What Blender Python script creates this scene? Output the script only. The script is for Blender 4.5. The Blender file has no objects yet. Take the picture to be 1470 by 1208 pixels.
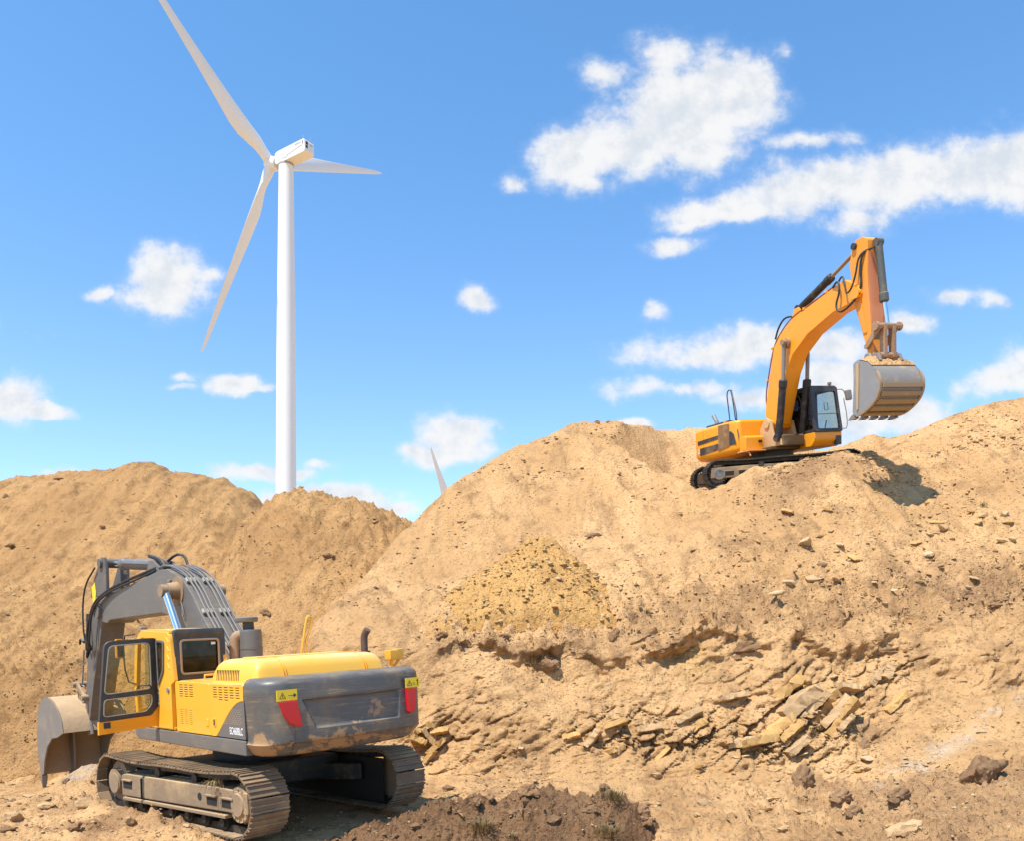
import bpy, bmesh, math, random
import numpy as np
from mathutils import Vector, Matrix, Euler
random.seed(7)
scene = bpy.context.scene
COL = scene.collection
R_ = math.radians
F, CX, HY, CZ = 1200.0, 735.0, 912.0, 3.2      # focal length and horizon of the lens in photo pixels, eye height

def V(px, py, d):
    """the point seen at a pixel, d metres ahead of the camera"""
    return Vector(((px - CX) / F * d, d, CZ + (HY - py) / F * d))

# ------------------------------------------------------------------ materials
class NT:
    def __init__(s, tree):
        s.t = tree; s.n = tree.nodes; s.l = tree.links
    def add(s, typ, **kw):
        n = s.n.new(typ)
        for k, v in kw.items():
            if k.startswith('i_'):
                n.inputs[k[2:]].default_value = v
            else:
                setattr(n, k, v)
        return n
    def put(s, sock, v):
        if hasattr(v, 'default_value') or hasattr(v, 'is_linked'):
            s.l.new(v, sock)
        else:
            sock.default_value = v
    def math(s, op, a, b=0.0, c=None, clamp=False):
        n = s.n.new('ShaderNodeMath'); n.operation = op; n.use_clamp = clamp
        s.put(n.inputs[0], a); s.put(n.inputs[1], b)
        if c is not None: s.put(n.inputs[2], c)
        return n.outputs[0]
    def mix(s, fac, a, b, mode='MIX'):
        n = s.n.new('ShaderNodeMix'); n.data_type = 'RGBA'; n.blend_type = mode
        s.put(n.inputs[0], fac)
        for k, v in ((6, a), (7, b)):
            if isinstance(v, (tuple, list)): n.inputs[k].default_value = (v[0], v[1], v[2], 1)
            else: s.l.new(v, n.inputs[k])
        return n.outputs[2]
    def ss(s, x, lo, hi):
        n = s.n.new('ShaderNodeMapRange'); n.interpolation_type = 'SMOOTHSTEP'
        s.put(n.inputs[0], x); n.inputs[1].default_value = lo; n.inputs[2].default_value = hi
        return n.outputs[0]
    def noise(s, vec, scale, detail=4, rough=.55, dim='3D', dist=0.0):
        n = s.n.new('ShaderNodeTexNoise'); n.noise_dimensions = dim
        n.inputs['Scale'].default_value = scale; n.inputs['Detail'].default_value = detail
        n.inputs['Roughness'].default_value = rough; n.inputs['Distortion'].default_value = dist
        if vec is not None: s.l.new(vec, n.inputs['Vector'])
        return n.outputs[0]
    def mapping(s, vec, loc=(0, 0, 0), rot=(0, 0, 0), scale=(1, 1, 1), typ='POINT'):
        n = s.n.new('ShaderNodeMapping'); n.vector_type = typ
        n.inputs['Location'].default_value = loc; n.inputs['Rotation'].default_value = rot; n.inputs['Scale'].default_value = scale
        s.l.new(vec, n.inputs['Vector']); return n.outputs[0]

def new_mat(name):
    m = bpy.data.materials.new(name); m.use_nodes = True
    t = NT(m.node_tree); t.n.clear()
    out = t.add('ShaderNodeOutputMaterial'); b = t.add('ShaderNodeBsdfPrincipled')
    t.l.new(b.outputs[0], out.inputs[0])
    co = t.add('ShaderNodeTexCoord').outputs['Object']
    return m, t, b, co

DUST = (.50, .34, .19)
def paint(name, col, rough=.4, dust=.35, scale=3.0, metal=0.0, top=.5, streak=0.0, dcol=DUST, chip=0.0, bump=.0, coat=0.0):
    """worn paint: dust in patches and on ledges, streaks, chips"""
    m, t, b, co = new_mat(name)
    n1 = t.noise(co, scale, 6, .65); n2 = t.noise(co, scale * 7, 4, .6)
    geo = t.add('ShaderNodeNewGeometry'); sep = t.add('ShaderNodeSeparateXYZ'); t.l.new(geo.outputs['Normal'], sep.inputs[0])
    up = t.ss(sep.outputs[2], .35, .95)
    a = t.math('MULTIPLY', t.ss(n1, .48, .78), dust)
    a = t.math('ADD', a, t.math('MULTIPLY', up, t.math('MULTIPLY', top, t.ss(n1, .2, .65))))
    if streak:
        n3 = t.noise(t.mapping(co, scale=(1.2, 1.2, 22)), 1.3, 5, .7)
        a = t.math('ADD', a, t.math('MULTIPLY', t.ss(n3, .52, .72), streak))
    a = t.math('MULTIPLY', a, t.math('MULTIPLY_ADD', n2, .7, .62), clamp=True)
    base = t.mix(t.math('MULTIPLY_ADD', n1, .5, -.05, clamp=True), tuple(c * 1.06 for c in col), tuple(c * .86 for c in col))
    if chip:
        base = t.mix(t.math('MULTIPLY', t.ss(t.noise(co, scale * 5, 8, .75), .64, .68), chip), base, (.10, .085, .07))
    t.l.new(t.mix(a, base, dcol), b.inputs['Base Color'])
    t.l.new(t.math('MULTIPLY_ADD', a, .45, rough, clamp=True), b.inputs['Roughness'])
    b.inputs['Metallic'].default_value = metal
    if coat: b.inputs['Coat Weight'].default_value = coat
    if bump:
        bp = t.add('ShaderNodeBump'); bp.inputs['Strength'].default_value = bump; bp.inputs['Distance'].default_value = .02
        t.l.new(t.math('ADD', n2, n1), bp.inputs['Height']); t.l.new(bp.outputs[0], b.inputs['Normal'])
    return m

def glass(name, tint=(.8, .86, .8), refl=.12, dusty=.1):
    m, t, b, co = new_mat(name)
    t.n.remove(b); out = [n for n in t.n if n.type == 'OUTPUT_MATERIAL'][0]
    tr = t.add('ShaderNodeBsdfTransparent'); tr.inputs[0].default_value = (*tint, 1)
    gl = t.add('ShaderNodeBsdfGlossy'); gl.inputs['Roughness'].default_value = .03
    lw = t.add('ShaderNodeLayerWeight'); lw.inputs[0].default_value = .5
    m1 = t.add('ShaderNodeMixShader'); t.l.new(t.math('MULTIPLY_ADD', t.math('POWER', lw.outputs['Facing'], 4.0), .55, refl, clamp=True), m1.inputs[0]); t.l.new(tr.outputs[0], m1.inputs[1]); t.l.new(gl.outputs[0], m1.inputs[2])
    df = t.add('ShaderNodeBsdfDiffuse'); df.inputs[0].default_value = (*DUST, 1)
    m2 = t.add('ShaderNodeMixShader'); t.l.new(t.math('MULTIPLY', t.ss(t.noise(co, 6, 5, .6), .3, .8), dusty), m2.inputs[0])
    t.l.new(m1.outputs[0], m2.inputs[1]); t.l.new(df.outputs[0], m2.inputs[2]); t.l.new(m2.outputs[0], out.inputs[0])
    return m

# ------------------------------------------------------------------ mesh building
class G:
    """collects shapes and links them as ONE mesh object"""
    def __init__(s): s.v = []; s.f = []; s.m = []; s.sm = []
    def raw(s, vs, fs, mi=0, smooth=True):
        o = len(s.v); s.v += [tuple(v) for v in vs]
        for f in fs: s.f.append(tuple(i + o for i in f)); s.m.append(mi); s.sm.append(smooth)
        return s
    def bm(s, bm, mi=0, M=None):
        if M is not None: bm.transform(M)
        bmesh.ops.recalc_face_normals(bm, faces=bm.faces)
        bm.verts.index_update()
        s.raw([v.co[:] for v in bm.verts], [[v.index for v in f.verts] for f in bm.faces], mi); bm.free(); return s
    def box(s, c, size, rot=None, bev=0.0, mi=0, seg=2):
        b = bmesh.new(); bmesh.ops.create_cube(b, size=1)
        bmesh.ops.scale(b, vec=size, verts=b.verts)
        if bev: bmesh.ops.bevel(b, geom=b.edges[:], offset=bev, segments=seg, affect='EDGES', profile=.5)
        M = Matrix.Translation(c)
        if rot is not None: M = M @ (rot if len(rot) == 4 else rot.to_4x4()) if isinstance(rot, Matrix) else M @ Euler(rot).to_matrix().to_4x4()
        return s.bm(b, mi, M)
    def prism(s, pts, y0, y1, bev=0.0, mi=0, axis='y', seg=2):
        """polygon in the x-z plane pushed through y (axis 'x': y-z plane through x; 'z': x-y plane through z)"""
        def P(a, b, c): return (a, c, b) if axis == 'y' else ((c, a, b) if axis == 'x' else (a, b, c))
        b = bmesh.new(); n = len(pts)
        A = [b.verts.new(P(p[0], p[1], y0)) for p in pts]; B = [b.verts.new(P(p[0], p[1], y1)) for p in pts]
        b.faces.new(A); b.faces.new(B[::-1])
        for i in range(n): b.faces.new((A[i], B[i], B[(i + 1) % n], A[(i + 1) % n]))
        bmesh.ops.recalc_face_normals(b, faces=b.faces)
        if bev:
            ed = [e for e in b.edges if len(e.link_faces) == 2 and e.calc_face_angle(0) > .5]
            bmesh.ops.bevel(b, geom=ed, offset=bev, segments=seg, affect='EDGES', profile=.5, clamp_overlap=True)
        return s.bm(b, mi)
    def cyl(s, p0, p1, r0, r1=None, n=16, mi=0, caps=True):
        p0 = Vector(p0); p1 = Vector(p1); r1 = r0 if r1 is None else r1
        return s.loft([(p0, r0), (p1, r1)], n, mi, caps)
    def loft(s, secs, n=16, mi=0, caps=True):
        """(point, radius) stations along a path"""
        ps = [Vector(p) for p, r in secs]; vs = []; fs = []
        t0 = (ps[1] - ps[0]).normalized(); ref = Vector((0, 0, 1)) if abs(t0.z) < .9 else Vector((1, 0, 0))
        u = t0.cross(ref).normalized()
        for i, (p, r) in enumerate(secs):
            a = ps[max(i - 1, 0)]; c = ps[min(i + 1, len(ps) - 1)]
            t = (c - a); t = t.normalized() if t.length > 1e-9 else t0
            u = (u - t * u.dot(t)).normalized(); w = t.cross(u)
            for k in range(n):
                an = 2 * math.pi * k / n; vs.append(ps[i] + (u * math.cos(an) + w * math.sin(an)) * r)
        for i in range(len(secs) - 1):
            for k in range(n):
                k2 = (k + 1) % n; fs.append((i * n + k, i * n + k2, (i + 1) * n + k2, (i + 1) * n + k))
        if caps: fs.append(tuple(range(n))[::-1]); fs.append(tuple(range((len(secs) - 1) * n, len(secs) * n)))
        return s.raw(vs, fs, mi)
    def tube(s, pts, r, n=8, mi=0, smooth=0):
        pts = [Vector(p) for p in pts]
        for _ in range(smooth):
            q = [pts[0]]
            for a, b in zip(pts[:-1], pts[1:]): q += [a.lerp(b, .25), a.lerp(b, .75)]
            pts = q + [pts[-1]]
        return s.loft([(p, r) for p in pts], n, mi)
    def flat(s, loops, M, ext, bev=0.0, mi=0):
        """filled outline with holes, given thickness: loops in a plane, M carries it into place"""
        cu = bpy.data.curves.new('o', 'CURVE'); cu.dimensions = '2D'; cu.fill_mode = 'BOTH'; cu.extrude = ext / 2; cu.bevel_depth = bev
        for L in loops:
            sp = cu.splines.new('POLY'); sp.points.add(len(L) - 1); sp.use_cyclic_u = True
            for i, p in enumerate(L): sp.points[i].co = (p[0], p[1], 0, 1)
        s._curve(cu, M, mi); return s
    def text(s, txt, size, M, ext=.004, mi=0, shear=0.0, sx=1.0):
        cu = bpy.data.curves.new('t', 'FONT'); cu.body = txt; cu.size = size; cu.extrude = ext / 2; cu.align_x = 'CENTER'; cu.align_y = 'CENTER'; cu.shear = shear; cu.offset = size * .012
        s._curve(cu, M @ Matrix.Diagonal((sx, 1, 1, 1)), mi); return s
    def _curve(s, cu, M, mi):
        ob = bpy.data.objects.new('o', cu); COL.objects.link(ob)
        dg = bpy.context.evaluated_depsgraph_get(); me = bpy.data.meshes.new_from_object(ob.evaluated_get(dg))
        b = bmesh.new(); b.from_mesh(me); bmesh.ops.remove_doubles(b, verts=b.verts, dist=1e-5)
        bpy.data.objects.remove(ob); bpy.data.curves.remove(cu); bpy.data.meshes.remove(me)
        s.bm(b, mi, M)
    def build(s, name, mats, parent=None, angle=38, frame=None, flat=False, recalc=False):
        me = bpy.data.meshes.new(name); me.from_pydata(s.v, [], s.f)
        mats = mats if isinstance(mats, (list, tuple)) else [mats]
        for m in mats: me.materials.append(m)
        me.polygons.foreach_set('material_index', s.m)
        me.polygons.foreach_set('use_smooth', [not flat] * len(s.f)); me.update()
        if recalc: b = bmesh.new(); b.from_mesh(me); bmesh.ops.recalc_face_normals(b, faces=b.faces); b.to_mesh(me); b.free()
        if not flat: me.set_sharp_from_angle(angle=R_(angle))
        o = bpy.data.objects.new(name, me); COL.objects.link(o)
        if not flat: o.modifiers.new('normals', 'WEIGHTED_NORMAL').keep_sharp = True
        if parent is not None: o.parent = parent
        if frame is not None: o.matrix_basis = frame
        return o

def rpoly(pts, r, n=4):
    """polygon with rounded corners"""
    out = []; N = len(pts)
    for i in range(N):
        p = Vector(pts[i][:2]); a = Vector(pts[i - 1][:2]); c = Vector(pts[(i + 1) % N][:2])
        rr = pts[i][2] if len(pts[i]) > 2 else r
        da = (a - p); dc = (c - p); k = min(rr, da.length * .49, dc.length * .49)
        p0 = p + da.normalized() * k; p1 = p + dc.normalized() * k
        for j in range(n + 1):
            t = j / n; q = p0 * (1 - t) ** 2 + p * 2 * t * (1 - t) + p1 * t * t; out.append((q.x, q.y))
    return out
def rect(x0, y0, x1, y1, r=0.0): return rpoly([(x0, y0), (x1, y0), (x1, y1), (x0, y1)], r) if r else [(x0, y0), (x1, y0), (x1, y1), (x0, y1)]

def axes(o, u, v):
    """matrix that carries plane coordinates (x,y,thickness) to origin o with axes u, v"""
    u = Vector(u).normalized(); v = Vector(v).normalized(); w = u.cross(v)
    return Matrix(((u.x, v.x, w.x, o[0]), (u.y, v.y, w.y, o[1]), (u.z, v.z, w.z, o[2]), (0, 0, 0, 1)))

def tag(o, label=None, cat=None, group=None, kind=None):
    if label: o['label'] = label
    if cat: o['category'] = cat
    if group: o['group'] = group
    if kind: o['kind'] = kind
    return o
def empty(name, M):
    o = bpy.data.objects.new(name, None); COL.objects.link(o); o.matrix_world = M; o.empty_display_size = .3; return o
def pose(t, ypr):
    y, p, r = (R_(a) for a in ypr)
    return Matrix.Translation((t[0], t[1], t[2] + CZ)) @ (Matrix.Rotation(y, 4, 'Z') @ Matrix.Rotation(p, 4, 'Y') @ Matrix.Rotation(r, 4, 'X'))

# ------------------------------------------------------------------ numpy noise
def perlin(x, y, z, seed=0):
    xi = np.floor(x).astype(np.int64); yi = np.floor(y).astype(np.int64); zi = np.floor(z).astype(np.int64)
    xf = x - xi; yf = y - yi; zf = z - zi
    fade = lambda t: t * t * t * (t * (t * 6 - 15) + 10)
    u, v, w = fade(xf), fade(yf), fade(zf)
    def g(i, j, k, a, b, c):
        h = (i * 374761393 + j * 668265263 + k * 2147483647 + seed * 974711) & 0xffffffff
        h = ((h ^ (h >> 13)) * 1274126177) & 0xffffffff; h = h ^ (h >> 16)
        gx = ((h & 255) / 127.5 - 1); gy = (((h >> 8) & 255) / 127.5 - 1); gz = (((h >> 16) & 255) / 127.5 - 1)
        return gx * a + gy * b + gz * c
    L = lambda a, b, t: a + t * (b - a)
    x1 = L(g(xi, yi, zi, xf, yf, zf), g(xi + 1, yi, zi, xf - 1, yf, zf), u); x2 = L(g(xi, yi + 1, zi, xf, yf - 1, zf), g(xi + 1, yi + 1, zi, xf - 1, yf - 1, zf), u)
    x3 = L(g(xi, yi, zi + 1, xf, yf, zf - 1), g(xi + 1, yi, zi + 1, xf - 1, yf, zf - 1), u); x4 = L(g(xi, yi + 1, zi + 1, xf, yf - 1, zf - 1), g(xi + 1, yi + 1, zi + 1, xf - 1, yf - 1, zf - 1), u)
    return L(L(x1, x2, v), L(x3, x4, v), w)
def fbm(x, y, z, f, oct=4, gain=.5, seed=0, ridge=False):
    a = 1.0; s = 0; x = x * f; y = y * f; z = z * f
    for o in range(oct):
        n = perlin(x, y, z, seed + o * 17)
        s = s + a * ((1 - 2 * np.abs(n)) * .5 if ridge else n); a *= gain; x = x * 2.03; y = y * 2.03; z = z * 2.03
    return s
def worley(x, y, z, seed=0):
    """distance to nearest and second nearest scattered point, and a random value per cell"""
    xi = np.floor(x).astype(np.int64); yi = np.floor(y).astype(np.int64); zi = np.floor(z).astype(np.int64)
    f1 = np.full(x.shape, 9.0); f2 = f1.copy(); rnd = np.zeros(x.shape)
    for i in (-1, 0, 1):
        for j in (-1, 0, 1):
            for k in (-1, 0, 1):
                a, b, c = xi + i, yi + j, zi + k; h = (a * 374761393 + b * 668265263 + c * 1103515245 + seed * 974711) & 0xffffffff
                h = ((h ^ (h >> 13)) * 1274126177) & 0xffffffff; h = h ^ (h >> 16)
                d = np.sqrt((a + (h & 1023) / 1023 - x) ** 2 + (b + ((h >> 10) & 1023) / 1023 - y) ** 2 + (c + ((h >> 20) & 1023) / 1023 - z) ** 2)
                n = d < f1; f2 = np.where(n, f1, np.minimum(f2, d)); rnd = np.where(n, ((h * 2654435761 >> 7) & 4095) / 4095.0, rnd); f1 = np.where(n, d, f1)
    return f1, f2, rnd
def sstep(x, a, b):
    t = np.clip((x - a) / (b - a), 0, 1); return t * t * (3 - 2 * t)
# ------------------------------------------------------------------ earth materials
def earth_mat(name, c_light, c_mid, c_dark, patch=.22, damp=0.0, dampcol=(.20, .12, .065), bumps=.9, grey=0.0):
    m, t, b, co = new_mat(name)
    big = t.noise(co, patch, 5, .6, dist=.6); mid = t.noise(co, 1.3, 6, .65); fine = t.noise(co, 9, 5, .7); grit = t.noise(co, 45, 3, .7)
    strk = t.noise(t.mapping(co, rot=(0, 0, R_(20)), scale=(1.6, .35, .5)), .9, 5, .65)
    c = t.mix(t.ss(big, .36, .62), c_mid, c_light)
    c = t.mix(t.math('MULTIPLY', t.ss(strk, .46, .66), .7), c, c_mid)
    strk2 = t.noise(t.mapping(co, loc=(5, 2, 0), rot=(0, 0, R_(-25)), scale=(2.6, .5, .6)), .55, 6, .7)
    c = t.mix(t.math('MULTIPLY', t.ss(strk2, .53, .68), .6), c, c_dark)
    c = t.mix(t.math('MULTIPLY', t.ss(mid, .50, .70), .75), c, c_dark)
    c = t.mix(t.math('MULTIPLY', t.ss(fine, .55, .75), .35), c, tuple(x * .6 for x in c_dark))
    c = t.mix(t.math('MULTIPLY', t.ss(fine, .42, .25), .4), c, tuple(min(1, x * 1.16) for x in c_light))
    if damp:
        att = t.add('ShaderNodeAttribute'); att.attribute_name = 'soil'
        sp = t.add('ShaderNodeSeparateColor'); t.l.new(att.outputs['Color'], sp.inputs[0])
        k = t.ss(t.math('ADD', sp.outputs[0], t.math('ADD', t.math('MULTIPLY_ADD', mid, .9, -.45), t.math('MULTIPLY_ADD', strk, .7, -.35))), .12, .85)
        c = t.mix(t.math('MULTIPLY', k, damp), c, dampcol)                      # brown topsoil
        k = t.ss(t.math('ADD', sp.outputs[1], t.math('ADD', t.math('MULTIPLY_ADD', fine, 1.2, -.6), t.math('MULTIPLY_ADD', mid, 1.4, -.7))), .3, .8)
        c = t.mix(t.math('MULTIPLY', k, .7), c, (.56, .47, .35))                # pale chalky seam
        k = t.ss(t.math('ADD', sp.outputs[2], t.math('MULTIPLY_ADD', mid, .6, -.3)), .3, .75)
        c = t.mix(t.math('MULTIPLY', k, .75), c, (.60, .38, .14))               # ochre seam
    gr = t.math('MULTIPLY_ADD', grit, .6, .7)
    cc = t.add('ShaderNodeVectorMath', operation='SCALE'); t.l.new(c, cc.inputs[0]); t.l.new(gr, cc.inputs['Scale'])
    t.l.new(cc.outputs[0], b.inputs['Base Color']); b.inputs['Roughness'].default_value = .95; b.inputs['Specular IOR Level'].default_value = .15
    vo = t.add('ShaderNodeTexVoronoi'); vo.inputs['Scale'].default_value = 11; t.l.new(co, vo.inputs['Vector'])
    peb = t.math('MULTIPLY', t.ss(vo.outputs['Distance'], .42, .12), t.ss(t.math('ADD', fine, t.math('MULTIPLY_ADD', big, .6, -.3)), .46, .60))
    h = t.math('ADD', t.math('MULTIPLY', mid, .13), t.math('ADD', t.math('MULTIPLY', fine, .105), t.math('ADD', t.math('MULTIPLY', grit, .034), t.math('MULTIPLY', peb, .045))))
    bp = t.add('ShaderNodeBump'); bp.inputs['Strength'].default_value = bumps; bp.inputs['Distance'].default_value = 1.0
    t.l.new(h, bp.inputs['Height']); t.l.new(bp.outputs[0], b.inputs['Normal'])
    return m
EM = earth_mat('earth', (.665, .40, .183), (.52, .30, .13), (.32, .18, .082), damp=.8, dampcol=(.315, .178, .088))
EH = earth_mat('heap_earth', (.495, .283, .116), (.40, .22, .088), (.255, .136, .056))
EB = earth_mat('brown_soil', (.30, .168, .083), (.21, .114, .056), (.125, .068, .036), bumps=1.0)
EY = earth_mat('ochre_rubble', (.64, .365, .13), (.57, .315, .105), (.42, .225, .078), bumps=1.0)
def stone_mat(name, c, v=.25):
    m, t, b, co = new_mat(name)
    n = t.noise(co, 3, 6, .65); n2 = t.noise(co, 16, 4, .7); oi = t.add('ShaderNodeObjectInfo').outputs['Random']
    k = t.math('ADD', t.math('MULTIPLY', n, 1 - v), t.math('MULTIPLY', oi, v))
    t.l.new(t.mix(t.ss(k, .25, .75), tuple(x * .72 for x in c), tuple(min(.8, x * 1.15) for x in c)), b.inputs['Base Color'])
    b.inputs['Roughness'].default_value = .92; b.inputs['Specular IOR Level'].default_value = .2
    bp = t.add('ShaderNodeBump'); bp.inputs['Strength'].default_value = .7; bp.inputs['Distance'].default_value = .04
    t.l.new(t.math('ADD', n, t.math('MULTIPLY', n2, .4)), bp.inputs['Height']); t.l.new(bp.outputs[0], b.inputs['Normal'])
    return m
ST_TAN = stone_mat('tan_stone', (.50, .325, .165)); ST_PALE = stone_mat('pale_stone', (.58, .415, .225)); ST_BROWN = stone_mat('brown_clod', (.28, .162, .082)); ST_OCHRE = stone_mat('ochre_stone', (.52, .31, .115))

# ------------------------------------------------------------------ ground sheets, laid out as fans in front of the camera
def lay(tbl, px):
    """table rows (px, d, y) or (px, d, ('z', height)) -> d and z for every column"""
    xs = [r[0] for r in tbl]; ds = [r[1] for r in tbl]
    zs = [(r[2][1] if isinstance(r[2], tuple) else (HY - r[2]) / F * r[1]) for r in tbl]
    return np.interp(px, xs, ds), np.interp(px, xs, zs)
def smooth_cols(px, a, w):
    u = np.arange(px.min(), px.max() + 2, 2.0); k = np.exp(-.5 * (np.arange(-4 * w, 4 * w + 1, 2) / w) ** 2); k /= k.sum()
    b = np.interp(u, px, a); n = len(k) // 2; b = np.convolve(np.pad(b, n, mode='edge'), k, 'valid')[:len(u)]
    return np.interp(px, u, b)
def pchip(x, y, q):
    h = np.diff(x); dl = np.diff(y) / h; m = np.zeros_like(y)
    for i in range(1, len(x) - 1):
        if dl[i - 1] * dl[i] > 0:
            w1 = 2 * h[i] + h[i - 1]; w2 = h[i] + 2 * h[i - 1]; m[i] = (w1 + w2) / (w1 / dl[i - 1] + w2 / dl[i])
    m[0] = dl[0]; m[-1] = dl[-1]
    i = np.clip(np.searchsorted(x, q) - 1, 0, len(x) - 2); t = (q - x[i]) / h[i]
    return (2 * t ** 3 - 3 * t ** 2 + 1) * y[i] + (t ** 3 - 2 * t ** 2 + t) * h[i] * m[i] + (-2 * t ** 3 + 3 * t ** 2) * y[i + 1] + (t ** 3 - t ** 2) * h[i] * m[i + 1]
def fan(layers, px, rows, soft):
    """layers: list of (table, smoothing); rows: per layer gap, the number of rows"""
    D = []; Z = []
    for (tb, w) in layers:
        d, z = lay(tb, px)
        if w: d = smooth_cols(px, d, w); z = smooth_cols(px, z, w)
        D.append(d); Z.append(z)
    D = np.array(D); Z = np.array(Z)
    T = np.concatenate([np.linspace(i, i + 1, n, endpoint=False) for i, n in enumerate(rows)] + [[len(layers) - 1]])
    k = np.arange(len(layers)).astype(float)
    X = np.zeros((len(T), len(px))); Y = X.copy(); ZZ = X.copy()
    for c in range(len(px)):
        dd = np.interp(T, k, D[:, c]); X[:, c] = (px[c] - CX) / F * dd; Y[:, c] = dd; ZZ[:, c] = pchip(D[:, c], Z[:, c], dd)
    return X, Y, ZZ + CZ, np.repeat(T[:, None], len(px), 1), np.repeat(px[None], len(T), 0)
def sheet(name, X, Y, Z, mat, soil=None):
    n, m = X.shape; co = np.stack([X, Y, Z], -1).reshape(-1, 3)
    i = (np.arange(n - 1)[:, None] * m + np.arange(m - 1)[None]).ravel()
    q = np.stack([i, i + 1, i + m + 1, i + m], 1)
    me = bpy.data.meshes.new(name); me.vertices.add(len(co)); me.vertices.foreach_set('co', co.ravel())
    me.loops.add(q.size); me.loops.foreach_set('vertex_index', q.ravel().astype(np.int32))
    me.polygons.add(len(q)); me.polygons.foreach_set('loop_start', np.arange(0, q.size, 4, dtype=np.int32))
    me.polygons.foreach_set('use_smooth', np.ones(len(q), bool)); me.update(calc_edges=True); me.validate()
    if soil is not None:
        a = me.attributes.new('soil', 'FLOAT_COLOR', 'POINT')
        a.data.foreach_set('color', np.concatenate([soil.reshape(-1, 3), np.ones((len(co), 1))], 1).ravel())
    me.materials.append(mat); o = bpy.data.objects.new(name, me); COL.objects.link(o); return o
def z_(v): return ('z', v)
def blob(P, Y, px, d, rp, rd): return np.exp(-((P - px) / rp) ** 2 - ((Y - d) / rd) ** 2)

px = np.concatenate([np.array([-9000, -6000, -4000, -2800, -2000, -1400, -1000]), np.arange(-700, -60, 12), np.arange(-60, 1530, 2.9), np.arange(1530, 2200, 12), np.array([2500, 3000, 3800, 5000, 7500, 10500])]).astype(float)
crest = [(-9000, 45, z_(-4.2)), (360, 27, z_(-4.2)), (400, 23.5, 990), (440, 22.6, 908), (480, 24, 868), (520, 25.5, 832), (560, 27.2, 786), (600, 29, 746), (640, 30, 706), (665, 30.5, 688), (700, 31, 666), (740, 31.8, 642), (760, 32, 638), (785, 32.4, 628), (820, 33, 611), (850, 33, 608), (880, 33, 612), (905, 33, 614), (925, 33, 611), (960, 33, 609), (1000, 33.5, 615), (1040, 33.5, 624), (1080, 33.5, 640), (1130, 33, 652), (1190, 33, 652), (1225, 33, 641), (1255, 32.5, 631), (1285, 31.5, 632), (1310, 30.8, 622), (1350, 30, 603), (1400, 29.6, 586), (1440, 29.5, 576), (1470, 29.5, 571), (1600, 30, 550), (2200, 32, 520), (4000, 60, 500), (10500, 150, 500)]
brow = [(-9000, 30, z_(-4.2)), (360, 24.5, z_(-4.0)), (440, 21.6, 912), (520, 23, 868), (600, 24.5, 836), (700, 25.5, 792), (760, 26, 776), (850, 26, 752), (920, 26.2, 728), (980, 26.4, 708), (1020, 26.4, 698), (1060, 26.2, 686), (1100, 26.1, 675), (1160, 26.1, 661), (1200, 26.1, 652), (1235, 26.2, 646), (1265, 26.4, 652), (1300, 26, 672), (1350, 25.5, 680), (1470, 25, 668), (2200, 26, 640), (10500, 60, 640)]
back = [(-9000, 60, z_(-4.2)), (360, 31, z_(-4.2)), (440, 27, z_(-2.5)), (600, 35, z_(-.5)), (760, 41, z_(2)), (1000, 43, z_(2)), (1470, 42, z_(3)), (2200, 46, z_(3)), (4000, 90, z_(3)), (10500, 200, z_(3))]
layers = [([(-9000, 1.2, z_(-3.05)), (10500, 1.2, z_(-2.9))], 0), ([(-9000, 9, z_(-3.15)), (700, 9, z_(-3.2)), (1470, 9, z_(-2.95)), (10500, 9, z_(-2.8))], 0),
    ([(-9000, 13, z_(-3.3)), (330, 13, z_(-3.13)), (700, 13, z_(-3.2)), (1100, 12.8, z_(-3.1)), (1470, 12.5, z_(-2.85)), (10500, 12.5, z_(-2.6))], 20),
    ([(-9000, 19, z_(-4.0)), (150, 19, z_(-3.7)), (250, 18, z_(-3.35)), (350, 17.6, z_(-3.2)), (440, 18, z_(-3.15)), (600, 17.9, z_(-3.1)), (700, 17.6, 1118), (850, 17.3, 1122), (1000, 17, 1128), (1235, 16.6, 1122), (1350, 16.2, 1105), (1470, 15.8, 1090), (2200, 15, 1060), (10500, 15, z_(-1.6))], 20),
    ([(-9000, 21, z_(-4.1)), (250, 21, z_(-4.0)), (380, 19.6, z_(-3.1)), (440, 19.3, z_(-2.0)), (520, 19.2, z_(-1.75)), (600, 19, 1022), (700, 18.9, 1020), (850, 18.9, 1020), (1000, 18.8, 1022), (1235, 18.5, 1015), (1470, 18, 990), (2200, 18, 960), (10500, 20, z_(0))], 24),
    ([(-9000, 23, z_(-4.2)), (250, 23, z_(-4.1)), (360, 21.5, z_(-3)), (440, 20.4, z_(-.7)), (520, 20.3, z_(-.2)), (600, 20.2, 924), (640, 20.3, 912), (700, 20.3, 914), (780, 20.3, 922), (860, 20.4, 908), (940, 20.4, 902), (1000, 20.4, 893), (1100, 20.4, 890), (1235, 20.4, 882), (1350, 20.3, 866), (1470, 20.2, 850), (2200, 21, 800), (10500, 30, z_(2))], 14),
    (brow, 12), (crest, 4), (back, 20), ([(-9000, 120, z_(-4.5)), (10500, 300, z_(-4.5))], 0), ([(-9000, 6000, z_(-5)), (10500, 6000, z_(-5))], 0)]
X, Y, Z, T, P = fan(layers, px, [18, 46, 84, 74, 74, 120, 64, 16, 8, 6], 0)
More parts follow.
